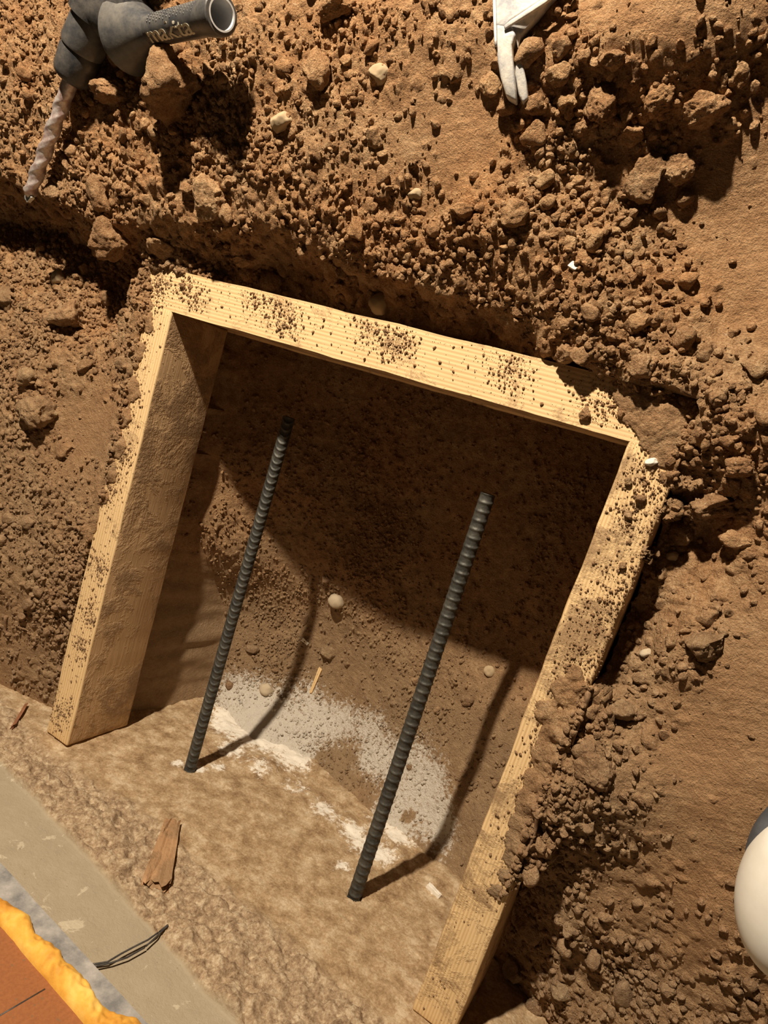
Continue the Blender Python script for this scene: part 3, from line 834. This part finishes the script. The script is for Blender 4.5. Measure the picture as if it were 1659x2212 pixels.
# side handle: clamp, guard flange, grip with an open end
D0 = depth(PZ(290, 72, .085))
Hb = at_depth(287, 76, D0 - .005); He = at_depth(479, 31, D0 - .098)
hx = (He - Hb) / np.linalg.norm(He - Hb); HL = float(np.linalg.norm(He - Hb))
rE = 37 * depth(He) / F_PX
ring_c = T1 + axis * .080
tp('handle_clamp', tube([ring_c, ring_c * .5 + Hb * .5, Hb + hx * .004], [.030, .028, .022], 24, flat=(1, .8, .8)), M_RUBBER)
fr = 76 * depth(Hb) / F_PX
grip = tp('side_handle', lathe(Hb, He, [(.004, rE * .9), (.006, rE * 1.3), (.016, rE * .98), (.03, rE * .90), (HL * .55, rE * .92), (HL * .85, rE * .95), (HL * .93, rE * 1.08), (HL - .001, rE * 1.10), (HL, rE * 1.04), (HL, rE * .84), (HL - .035, rE * .8)], caps=False), M_PLAST)
def child(name, me, m, par):
    o = link(name, me, m, par); return o
fl_ = child('guard_flange', lathe(Hb, He, [(-.006, fr * .55), (-.004, fr * .95), (0, fr), (.003, fr * .97), (.010, fr * .80), (.020, fr * .66), (.034, rE * 1.02), (.042, rE * .85)]), M_PLAST, grip)
slv = child('inner_sleeve', lathe(Hb, He, [(HL + .0008, rE * .88), (HL + .0008, rE * .78), (HL - .04, rE * .74), (HL - .041, .002)], caps=False), M_GWHITE, grip)
# raised dots of the rubber grip and the name on it
ha = np.cross(hx, (0, 0, 1)); ha /= np.linalg.norm(ha); hb = np.cross(hx, ha)
def on_grip(t_, ang, rr): return Hb + hx * t_ + (ha * math.cos(ang) + hb * math.sin(ang)) * rr
# angle that faces the viewer
vc = CAM - (Hb + hx * HL * .5); ang0 = math.atan2(vc @ hb, vc @ ha)
# which way is image-down on the grip
e1 = RC @ (on_grip(.05, ang0 + .3, .02) - CAM); e0 = RC @ (on_grip(.05, ang0, .02) - CAM)
sgn = 1 if (e1[1] / -e1[2]) > (e0[1] / -e0[2]) else -1      # +1: growing angle moves up in the view
bm = bmesh.new()
for i in range(15):
    for k in range(4):
        t_ = .050 + i * .0056; an = ang0 + sgn * (.62 + k * .2) + (.1 if i % 2 else 0)
        p = on_grip(t_, an, rE * .915); r_ = .0008
        bmesh.ops.create_icosphere(bm, subdivisions=1, radius=r_, matrix=Matrix.Translation(Vector(p)))
me = bpy.data.meshes.new('dots'); bm.to_mesh(me); bm.free()
dots = child('grip_dots', me, M_PLAST, grip); dots['kind'] = 'stuff'
fc = bpy.data.curves.new('txt', 'FONT'); fc.body = 'makita'; fc.size = .018; fc.extrude = .0001; fc.shear = .0; fc.offset = .0002; fc.space_character = .92; fc.resolution_u = 4
fo_ = bpy.data.objects.new('txt', fc); col.objects.link(fo_)
dg = bpy.context.evaluated_depsgraph_get(); dg.update()
tm = bpy.data.meshes.new_from_object(fo_.evaluated_get(dg)); bpy.data.objects.remove(fo_)
bm = bmesh.new(); bm.from_mesh(tm); 
bmesh.ops.triangulate(bm, faces=bm.faces)
xs = [v_.co.x for v_ in bm.verts]; wtx = max(xs) - min(xs); t_start = .047; t_len = .072
for v_ in bm.verts:
    tt = t_start + (v_.co.x - min(xs)) / wtx * t_len
    an = ang0 + sgn * ((v_.co.y - .0) / (rE * .92) - .70)
    rr = rE * .925 + v_.co.z + .0004
    v_.co = Vector(on_grip(tt, an, rr))
bm.to_mesh(tm); bm.free()
child('lettering', tm, M_LOGO, grip)['label'] = 'cream maker name lettering on the grip'
for o in (fl_, slv, dots): pass

# ------------------------------------------------------------------ claw hammer head (top right of centre)
hz = .105
ham = empty('claw_hammer', PZ(1100, 60, .08), 'scuffed pale grey steel claw of a hammer lying on the soil bank', 'hammer')
hinv = Matrix.Translation(ham.location).inverted()
def hp(name, pxs, zs, ws, thick, label=None, e=.45):
    pts = [PZ(u, v, zz_) for (u, v), zz_ in zip(pxs, zs)]
    out = []; rad = []
    for i in range(len(pts) - 1):
        for k in range(5):
            q_ = k / 5; out.append(pts[i] * (1 - q_) + pts[i + 1] * q_); rad.append((ws[i] * (1 - q_) + ws[i + 1] * q_) * depth(out[-1]) / F_PX / 2)
    out.append(pts[-1]); rad.append(ws[-1] * depth(pts[-1]) / F_PX / 2)
    o = link(name, tube(out, rad, 20, flat=(1, thick, e), up=(.35, 0, 1)), M_CLAW, ham); o.matrix_parent_inverse = hinv; return o
def plate(name, pts, thick, bev=.0016):
    """solid plate under an outline of (u, v, height) corners"""
    P = [PZ(u, v, zz_) for u, v, zz_ in pts]
    bm = bmesh.new(); top = [bm.verts.new(p) for p in P]; bot = [bm.verts.new(p - np.array([.15, -.1, 1]) * thick) for p in P]
    n_ = len(P); bm.faces.new(top); bm.faces.new(bot[::-1])
    for k in range(n_): bm.faces.new((top[k], bot[k], bot[(k + 1) % n_], top[(k + 1) % n_]))
    bmesh.ops.recalc_face_normals(bm, faces=bm.faces)
    bmesh.ops.triangulate(bm, faces=[f for f in bm.faces if len(f.verts) > 4])
    bmesh.ops.bevel(bm, geom=[e for e in bm.edges if e.calc_face_angle(0) > .6], offset=bev, segments=3, profile=.5, affect='EDGES')
    me = bpy.data.meshes.new(name); bm.to_mesh(me); bm.free()
    for p in me.polygons: p.use_smooth = True
    me.set_sharp_from_angle(angle=math.radians(35))
    o = link(name, me, M_CLAW, ham); o.matrix_parent_inverse = hinv; return o
plate('claw_prong', [(1069, 40, 0.0890), (1071, 90, 0.0880), (1074, 130, 0.0855), (1080, 165, 0.0825), (1092, 206, 0.0775), (1101, 212, 0.0765), (1115, 219, 0.0755), (1113, 185, 0.0800), (1109, 140, 0.0840), (1106, 95, 0.0875), (1114, 74, 0.0890), (1104, 52, 0.0895)], .009)
plate('claw_prong', [(1121, 104, 0.0830), (1114, 122, 0.0820), (1112, 160, 0.0790), (1119, 203, 0.0735), (1129, 222, 0.0720), (1141, 212, 0.0725), (1136, 172, 0.0770), (1129, 135, 0.0805)], .008)
plate('hammer_head', [(1066, -60, 0.0910), (1067, 0, 0.0905), (1069, 55, 0.0890), (1090, 58, 0.0895), (1102, 44, 0.0900), (1180, -6, 0.0910), (1240, -60, 0.0910)], .010)
plate('cheek_web', [(1100, 52, 0.0892), (1112, 73, 0.0870), (1119, 108, 0.0820), (1124, 84, 0.0830), (1135, 66, 0.0840), (1160, 38, 0.0850), (1185, 6, 0.0860), (1250, -60, 0.0870), (1225, -62, 0.0910), (1165, 12, 0.0905)], .006, .0010)
hp('raised_rim', [(1090, 60), (1104, 50), (1140, 27), (1175, 4), (1240, -48)], [0.0902, 0.0910, 0.0915, 0.0920, 0.0920], [7, 10, 11, 12, 13], .8)
hp('raised_rim', [(1071, 100), (1069, 40), (1067, -60)], [0.0885, 0.0902, 0.0917], [5, 7, 8], .8)

# ------------------------------------------------------------------ rounded white shell with a dark band (right edge, close to the camera)
dS = .36
cS = at_depth(1742, 1935, dS)
shl = empty('rounded_shell', cS - np.array([0, 0, .05]), 'smooth rounded white shell with dark grey band cut off by the right edge', 'shell')
sinv = Matrix.Translation(shl.location).inverted()
v_, f_ = ICO[5]
imr = np.array([RT[:, 0], RT[:, 1], RT[:, 2]])
ea = 20 * math.pi / 180
u1 = imr[0] * math.cos(ea) - imr[1] * math.sin(ea); u2 = imr[0] * math.sin(ea) + imr[1] * math.cos(ea); u3 = imr[2]
def ell(c_, a1, a2, a3, e=1.0):
    return c_ + np.outer(v_[:, 0] * a1, u1) + np.outer(v_[:, 1] * a2, u2) + np.outer(v_[:, 2] * a3, u3)
k_ = dS / F_PX
o = link('white_shell', np_mesh('s', ell(cS, 136 * k_, 192 * k_, 120 * k_), f_), M_SHELL, shl); o.matrix_parent_inverse = sinv
o = link('dark_band', np_mesh('s', ell(at_depth(1712, 1848, dS + .012), 96 * k_, 140 * k_, 70 * k_), f_), M_BAND, shl); o.matrix_parent_inverse = sinv

# ------------------------------------------------------------------ clods, stones and crumbs
rnd = random.Random(3)
CL = 'soil clod'
NAMED = [  # u, v, half width px, half height px, material, kind, label
 (375, 185, 68, 66, 'c', 'soil_clod', 'largest brown soil clod, just below the grip of the power tool'),
 (238, 192, 40, 24, 'c', 'soil_clod', 'flat light brown clod left of the largest clod under the tool'),
 (450, 425, 38, 44, 'c', 'soil_clod', 'rounded brown clod on the bank, up from the left end of the top board'),
 (232, 500, 44, 46, 'c', 'soil_clod', 'chunky clod half in shade at the edge of the dark hollow'),
 (212, 420, 25, 34, 'c', 'soil_clod', 'pointed upright clod right of the drill bit tip'),
 (402, 400, 14, 22, 'c', 'soil_clod', 'narrow light clod touching the left of a rounded clod'),
 (128, 470, 22, 14, 'c', 'soil_clod', 'small flat clod below the drill bit tip'),
 (115, 415, 18, 18, 'c', 'soil_clod', 'small tan clod right beside the drill bit tip'),
 (150, 682, 40, 34, 'c', 'soil_clod', 'angular brown clod left of the corner of the form'),
 (80, 885, 38, 34, 'g', 'soil_clod', 'crumbly round clod at the left edge with a shadow below'),
 (60, 815, 26, 18, 'g', 'soil_clod', 'crumbly clod above the round clod at the left edge'),
 (125, 598, 18, 16, 'p', 'stone', 'pale rounded stone in the dark hollow on the left'),
 (15, 650, 22, 26, 'g', 'soil_clod', 'clod cut by the left edge beside the dark hollow'),
 (350, 530, 28, 22, 'c', 'soil_clod', 'brown clod just above the left end of the top board'),
 (265, 785, 13, 14, 'c', 'soil_clod', 'small clod with a dark shadow beside the left board'),
 (235, 645, 18, 16, 'g', 'soil_clod', 'grey brown clod deep in the dark hollow'),
 (683, 150, 27, 38, 'c', 'soil_clod', 'upright clod on the bank right of the power tool grip'),
 (820, 162, 25, 18, 'p', 'stone', 'pale knobbly stone on the lit soil at top centre'),
 (608, 264, 24, 20, 'p', 'stone', 'pale stone on the lit soil left of top centre'),
 (808, 298, 20, 21, 'c', 'soil_clod', 'blocky clod casting a dark shadow on the smooth slope'),
 (725, 10, 36, 22, 'c', 'soil_clod', 'clod at the top edge right of the tool grip'),
 (704, 202, 13, 17, 'c', 'soil_clod', 'small clod under the upright clod on the bank'),
 (1054, 187, 23, 24, 'c', 'soil_clod', 'clod just left of the hammer claw tip'),
 (1152, 228, 30, 20, 'c', 'soil_clod', 'light brown clod just below the hammer claw tips'),
 (1227, 212, 19, 38, 'c', 'soil_clod', 'tall narrow clod in the heap right of the hammer'),
 (1292, 212, 36, 48, 'c', 'soil_clod', 'biggest upright clod in the heap right of the hammer'),
 (1425, 217, 35, 26, 'c', 'soil_clod', 'smooth rounded clod in the shaded side of the heap'),
 (1362, 243, 17, 18, 'c', 'soil_clod', 'small pointed clod in the middle of the heap'),
 (1362, 288, 28, 22, 'c', 'soil_clod', 'sunlit angular clod low in the middle of the heap'),
 (1512, 245, 45, 30, 'c', 'soil_clod', 'wide crumbly clod at the right of the heap'),
 (1398, 385, 40, 42, 'c', 'soil_clod', 'round clod rolled out below the heap, the left of a pair'),
 (1470, 358, 32, 32, 'c', 'soil_clod', 'round clod rolled out below the heap, the right of a pair'),
 (1596, 160, 17, 22, 'c', 'soil_clod', 'small rounded clod near the right edge of the heap'),
 (1254, 276, 17, 14, 'c', 'soil_clod', 'small clod at the foot of the heap'),
 (1320, 128, 26, 20, 'c', 'soil_clod', 'clod on the top of the heap right of the hammer'),
 (1205, 160, 24, 20, 'c', 'soil_clod', 'clod on the heap close to the hammer claw'),
 (1108, 462, 30, 26, 'c', 'soil_clod', 'rounded clod on the slope below the hammer'),
 (1230, 528, 14, 20, 'c', 'soil_clod', 'upright small clod on the slope above the right end of the top board'),
 (1000, 455, 26, 14, 'c', 'soil_clod', 'flat light clod on the slope at centre'),
 (940, 492, 16, 20, 'c', 'soil_clod', 'clod on the rough edge of the bank at centre'),
 (770, 495, 20, 26, 'c', 'soil_clod', 'clod half buried in the bank edge above the top board'),
 (897, 420, 15, 12, 'p', 'stone', 'small white knobbly stone on the slope at centre'),
 (824, 650, 26, 28, 'p', 'stone', 'pale stone resting against the back of the top board'),
 (588, 612, 24, 27, 'c', 'soil_clod', 'orange brown clod resting behind the top board near its left'),
 (526, 560, 24, 14, 'c', 'soil_clod', 'flattish clod behind the left part of the top board'),
 (475, 538, 14, 14, 'c', 'soil_clod', 'small round clod behind the left part of the top board'),
 (1222, 762, 24, 18, 'c', 'soil_clod', 'orange clod behind the right part of the top board'),
 (1258, 770, 20, 22, 'c', 'soil_clod', 'clod behind the right end of the top board'),
 (1385, 790, 26, 24, 'c', 'soil_clod', 'crumbly clod on the heap over the right corner of the form'),
 (1380, 700, 26, 20, 'c', 'soil_clod', 'clod on the rough soil up from the right corner of the form'),
 (1535, 1095, 58, 28, 'c', 'soil_clod', 'broad flat clod right of the upper end of the right board'),
 (1592, 1163, 30, 19, 'c', 'soil_clod', 'oval clod below the broad flat clod at the right'),
 (1468, 1150, 26, 24, 'c', 'soil_clod', 'clod tucked against the outside of the right board'),
 (1452, 1200, 12, 11, 'p', 'stone', 'small pale pebble beside the outside of the right board'),
 (1595, 1010, 32, 22, 'c', 'soil_clod', 'clod on the rough soil at the right above the flat one'),
 (1398, 1412, 14, 10, 'w', 'stone', 'small whitish pebble right of the right board'),
 (1525, 1395, 40, 30, 'g', 'soil_clod', 'flattened clod pressed into the smooth soil on the right'),
 (1283, 1668, 35, 34, 'c', 'soil_clod', 'rounded clod on the soil right of the buried part of the right board'),
 (1262, 1618, 24, 20, 'g', 'soil_clod', 'crumbly clod above the rounded one beside the buried board'),
 (1345, 1530, 26, 20, 'g', 'soil_clod', 'clod right of the dry root'),
 (1145, 2000, 30, 34, 'c', 'soil_clod', 'rounded clod in the shadow beside the lower end of the right board'),
 (1110, 2095, 22, 20, 'g', 'soil_clod', 'dim clod low in the shadow by the lower end of the right board'),
 (1448, 2140, 16, 13, 'c', 'soil_clod', 'small light clod on the soil near the bottom right'),
 (1210, 2140, 20, 18, 'g', 'soil_clod', 'crumbly clod on the heap near the bottom edge'),
 (1155, 2175, 20, 14, 'g', 'soil_clod', 'small clod at the bottom edge beside the right board'),
 (727, 1297, 18, 17, 'w', 'pebble', 'smooth cream pebble lying in the pit beside the shadow'),
 (706, 1410, 17, 14, 'g', 'soil_clod', 'grey brown clod in the pit above the wood splinter'),
 (1057, 1450, 12, 12, 'p', 'pebble', 'small tan pebble in the pit near the right bar'),
 (1008, 1512, 15, 10, 'g', 'soil_clod', 'small clod in the pit right of the right bar'),
 (545, 1402, 16, 9, 'g', 'pebble', 'flat oval pebble in the pit between left bar and its shadow'),
 (575, 1490, 16, 13, 'w', 'pebble', 'dust-covered pebble at the upper edge of the white patch'),
 (1265, 893, 11, 14, 't', 'soil_clod', 'dark clod on the top board near its right end'),
 (1343, 893, 8, 9, 't', 'soil_clod', 'small dark clod on the top board closest to its right end'),
 (1358, 1038, 8, 9, 't', 'soil_clod', 'dark crumb on the upper end of the right board'),
 (1382, 1078, 12, 8, 't', 'soil_clod', 'light brown crumb on the upper end of the right board'),
 (1408, 998, 13, 8, 't', 'stone', 'pale flake on the upper end of the right board'),
 (1358, 1112, 8, 9, 't', 'soil_clod', 'dark crumb further down the upper half of the right board'),
 (1345, 1222, 8, 7, 't', 'soil_clod', 'dark crumb on the middle of the right board'),
 (396, 617, 7, 6, 't', 'soil_clod', 'dark crumb on the left end of the top board'),
]
lump_cache = {}
def lump_mesh(kind, seed, sub):
    key = (kind, seed, sub)
    if key not in lump_cache:
        if kind == 'pebble': v_, f_ = lump(seed, sub, 3, .12, 1)
        elif kind == 'stone': v_, f_ = lump(seed, sub, 8, .5, .3)
        else: v_, f_ = lump(seed, sub, 12, 1.15, 0)
        r_ = np.sqrt((v_ ** 2).sum(1)).mean()
        lump_cache[key] = np_mesh(kind, v_ / r_, f_)
    return lump_cache[key]
MATS = {'c': M_CLOD, 'g': M_CLODG, 'p': M_PALE, 'w': M_CREAM, 't': M_CLOD}
PLACED = []
for i, (u, v, hw, hh, mt_, kind, label) in enumerate(NAMED):
    bd = mt_ == 't'
    foot = ground(u, v, boards=bd)
    k = depth(foot) / F_PX
    rx_, ry_ = hw * k, hh * k
    rz = min(rx_, ry_) * (.85 if kind != 'pebble' else .6)
    me = lump_mesh(kind, 100 + i, 5 if hw > 30 else 4)
    me.materials.clear(); me.materials.append(M_WHITE if label.startswith('pale flake') else MATS[mt_])
    o = link(kind, me)
    # centre a little above the ground along the line of sight so that it rests in the soil
    up_ = rz * (.35 if hw < 50 else .6)
    c_ = foot + (CAM - foot) / np.linalg.norm(CAM - foot) * up_
    if bd: c_[2] = max(c_[2], rz * .8)
    o.location = Vector(c_)
    fx = RT[:, 0]; ang = math.atan2(fx[1], fx[0])
    # in plan: image x ~ (x and down), image y ~ world y
    o.scale = (max(rx_, rz) * 1.02, ry_ * 1.02, (rx_ * .5 + rz * .5) if hw > hh else rz)
    o.rotation_euler = (rnd.uniform(-.25, .25), rnd.uniform(-.25, .25), ang + rnd.uniform(-.15, .15))
    tag(o, label, 'pebble' if kind == 'pebble' else ('stone' if kind == 'stone' else CL), None)
    PLACED.append((c_[0], c_[1], max(rx_, ry_)))

# medium clods: many alike, each an object of its own
srcs = [lump_mesh('soil_clod', 500 + k, 3) for k in range(10)]
for me in srcs: me.materials.clear(); me.materials.append(M_CLOD)
ZONES = [((0, 40, 560, 470), 'small brown soil clod strewn on the bank around the power tool', 'small clods around the power tool', 42),
         ((560, 0, 1060, 620), 'small brown soil clod strewn on the bank at top centre', 'small clods on the bank at top centre', 25),
         ((1060, 90, 1659, 620), 'small brown soil clod in the heap and slope at top right', 'small clods at top right', 38),
         ((0, 480, 330, 1500), 'small soil clod on the ground left of the form', 'small clods left of the form', 32),
         ((1260, 640, 1659, 1500), 'small soil clod on the ground right of the form', 'small clods right of the form', 38),
         ((1100, 1450, 1659, 2212), 'small soil clod on the ground at bottom right', 'small clods at bottom right', 26),
         ((330, 1250, 1100, 1750), 'small soil clod on the floor of the pit', 'small clods in the pit', 20)]
for (u0, v0, u1_, v1_), label, grp, cnt in ZONES:
    n_ = 0; tries = 0
    while n_ < cnt and tries < 4000:
        tries += 1
        u = rnd.uniform(u0, u1_); v = rnd.uniform(v0, v1_)
        p = ground(u, v)
        if p[1] < .004: continue
        i = int((p[0] - X0) / ST); j = int((p[1] - Y0) / ST)
        if not (0 <= i < NX and 0 <= j < NY) or onb[j, i]: continue
        rg = .5 if inpit[j, i] else rough[j, i]
        if rnd.random() > rg ** 1.5: continue
        r_ = (.0032 + .006 * rnd.random() ** 2.2) * (.75 if inpit[j, i] else 1)
        if any((p[0] - a) ** 2 + (p[1] - b_) ** 2 < (r_ + c_ * .8) ** 2 for a, b_, c_ in PLACED): continue
        PLACED.append((p[0], p[1], r_))
        o = bpy.data.objects.new('soil_clod', rnd.choice(srcs)); col.objects.link(o)
        o.location = (p[0], p[1], H(p[0], p[1]) + r_ * .25)
        o.scale = (r_ * rnd.uniform(.8, 1.3), r_ * rnd.uniform(.7, 1.1), r_ * rnd.uniform(.6, .9))
        o.rotation_euler = (rnd.uniform(-.6, .6), rnd.uniform(-.6, .6), rnd.uniform(0, 6.28))
        tag(o, label, CL, grp); n_ += 1

# crumbs nobody could count
def crumbs(name, pts, radii, m, label, cat, seed):
    rs = np.random.RandomState(seed)
    var = []
    for k in range(12):
        v_, f_ = lump(900 + k, 2, 7, 1.0); var.append(v_ / np.sqrt((v_ ** 2).sum(1)).mean())
    f_ = ICO[2][1]; nv = len(ICO[2][0]); n = len(pts)
    vi = rs.randint(0, 12, n); VV = np.array(var)[vi]
    q_ = rs.normal(size=(n, 4)); q_ /= np.linalg.norm(q_, axis=1)[:, None]
    w_, x_, y_, z_ = q_.T
    Rm = np.stack([1 - 2 * (y_ ** 2 + z_ ** 2), 2 * (x_ * y_ - z_ * w_), 2 * (x_ * z_ + y_ * w_), 2 * (x_ * y_ + z_ * w_), 1 - 2 * (x_ ** 2 + z_ ** 2), 2 * (y_ * z_ - x_ * w_),
                   2 * (x_ * z_ - y_ * w_), 2 * (y_ * z_ + x_ * w_), 1 - 2 * (x_ ** 2 + y_ ** 2)], -1).reshape(n, 3, 3)
    sc_ = np.array(radii)[:, None, None] * np.stack([rs.uniform(.8, 1.35, n), rs.uniform(.7, 1.1, n), rs.uniform(.6, 1.0, n)], -1)[:, None, :]
    P = np.einsum('nij,nvj->nvi', Rm, VV * sc_) + np.array(pts)[:, None, :]
    FF = (f_[None] + (np.arange(n) * nv)[:, None, None]).reshape(-1, 3)
    me = np_mesh(name, P.reshape(-1, 3), FF, smooth=False)
    if m is M_SOIL:
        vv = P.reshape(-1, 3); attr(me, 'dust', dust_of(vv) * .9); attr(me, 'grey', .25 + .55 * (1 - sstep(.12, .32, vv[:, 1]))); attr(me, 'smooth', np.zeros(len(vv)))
    o = link(name, me, m); tag(o, label, cat, kind='stuff'); return o
rs = np.random.RandomState(12)
def sample(n, cond, prob):
    out = []
    while len(out) < n:
        a = rs.uniform(-.62, .82, 20000); b_ = rs.uniform(.003, .96, 20000)
        i = ((a - X0) / ST).astype(int); j = ((b_ - Y0) / ST).astype(int)
        ok = cond[j, i] & (rs.rand(20000) < prob[j, i])
        for aa, bb_, ii, jj in zip(a[ok], b_[ok], i[ok], j[ok]): out.append((aa, bb_, z[jj, ii]))
    return np.array(out[:n])
clump = np.clip(.55 + .9 * fbm2(XX * 18, YY * 18, 91, 3), .05, 1)
dens = np.clip(rough, .04, 1) ** 1.6 * clump
dens = np.where(onb & ~sm_board, 1.0, dens)
pts = sample(46000, (~inpit) & (~sm_board), dens)
rad = .0007 + .0030 * rs.rand(len(pts)) ** 3.2
pts[:, 2] += rad * .3
crumbs('soil_crumbs', pts, rad, M_CRUMB, 'loose brown crumbs of soil scattered over the dug ground', 'soil', 1)
gz = np.abs(np.gradient(z, axis=0)) + np.abs(np.gradient(z, axis=1))
pts = sample(9000, inpit & (z < -.1) & (gz < .004), np.clip(pr * clump, .05, 1))
rad = .0006 + .0022 * rs.rand(len(pts)) ** 2.4
pts[:, 2] += rad * .3
crumbs('pit_gravel', pts, rad, M_SOIL, 'fine grey brown gravel and crumbs on the floor of the pit', 'gravel', 2)
# crumbs on the wood
bp = []
DS = [PZ(u, v, 0) for u, v in ((590, 665), (620, 690), (560, 650), (820, 715), (860, 740), (800, 700), (400, 625), (345, 620), (420, 650), (1100, 800), (1290, 880), (1380, 1030), (1400, 1080), (1370, 1130), (1340, 1240), (1290, 1350), (1260, 1420), (1320, 1290), (215, 1230), (195, 1330), (180, 1400), (130, 1540), (960, 2130), (270, 980), (235, 1060))]
while len(bp) < 7000:
    a = rs.uniform(-.01, .56); b_ = rs.uniform(.0, .552)
    i = int((a - X0) / ST); j = int((b_ - Y0) / ST)
    if not sm_board[j, i]: continue
    if min(a - xl(b_), 9) < .002 and b_ < .51: continue
    d_ = df[j, i]; pr_ = math.exp(min(0, d_) / .004) * .35 + .03 + .8 * max(math.exp(-((a - q[0]) ** 2 + (b_ - q[1]) ** 2) / .00022) for q in DS)
    if b_ < .09 and a > .4: pr_ *= .15
    if inner[j, i] < .0025: continue
    if rs.rand() < pr_: bp.append((a, b_, .0006))
bp = np.array(bp); rad = .00028 + .0011 * rs.rand(len(bp)) ** 5; bp[:, 2] = rad * .5
crumbs('board_crumbs', bp, rad, M_CRUMB, 'fine dark crumbs of dirt sprinkled on the tops of the form boards', 'soil', 3)

# ------------------------------------------------------------------ small separate finds
def chip(name, u, v, u2_, v2_, w_, t_, m, label, cat, seed=1, boards=False, taper=.7, lift=.3):
    a = ground(u, v, boards); b_ = ground(u2_, v2_, boards); L_ = float(np.linalg.norm(b_ - a))
    o = link(name, chip_mesh(seed, w_, L_, t_, taper, 3), m)
    orient(o, (a + b_) / 2 + np.array([0, 0, t_ * lift + .001]), b_ - a, (0, .2, 1)); return tag(o, label, cat)
chip('wood_splinter', 694, 1444, 673, 1496, .0055, .003, M_SPLINT, 'pale wood splinter on the white dust in the pit', 'splinter', 2)
chip('stone_chip', 655, 1380, 667, 1391, .0055, .003, M_WHITE, 'small white chip beside the shadow of the left bar', 'stone chip', 3)
chip('stone_chip', 1234, 572, 1247, 583, .005, .003, M_WHITE, 'tiny white chip on the slope above the top board', 'stone chip', 4)
chip('bark_chip', 55, 1528, 30, 1570, .013, .003, M_LEAF, 'reddish brown flat chip at the left edge by the concrete', 'chip', 6)
a = PY(925, 1912, .002); b_ = PY(950, 1936, .002)
o = link('stone_chip', chip_mesh(8, .006, float(np.linalg.norm(b_ - a)), .004, .8), M_WHITE); orient(o, (a + b_) / 2, b_ - a, (0, 1, 0))
tag(o, 'white chip stuck to the concrete right of the foot of the right bar', 'stone chip')
def root(pxs, r0, r1, label, lift=.004):
    pts = []
    for u, v in pxs:
        p = ground(u, v); p[2] = max(p[2], H(p[0], p[1])) + lift; pts.append(p)
    out = []; n = len(pts)
    for i in range(n - 1):
        for k in range(5): out.append(pts[i] * (1 - k / 5) + pts[i + 1] * k / 5 + np.array([0, 0, .0008 * math.sin(i * 2 + k)]))
    out.append(pts[-1]); m_ = len(out)
    o = link('dry_root', tube(out, [r0 + (r1 - r0) * i / m_ for i in range(m_)], 10), M_ROOT); return tag(o, label, 'root')
root([(1285, 1450), (1272, 1500), (1262, 1530), (1246, 1575), (1237, 1605)], .0028, .0012, 'dry brown root sticking out of the soil right of the buried board')
root([(1165, 1745), (1160, 1790), (1150, 1815), (1135, 1845)], .0016, .001, 'thin curved root on the edge of the buried board')
root([(18, 1330), (14, 1360), (22, 1378)], .0022, .0016, 'short thick twig at the left edge', .002)
root([(40, 1352), (55, 1358), (66, 1364)], .0009, .0007, 'thin pale straw beside the short twig at the left edge', .002)
root([(124, 1310), (119, 1335), (116, 1355)], .0009, .0006, 'thin twig standing in the soil left of the left board', .002)
for nm in ('camera', 'work_lamp'):
    pass
print('ground', NX, NY)
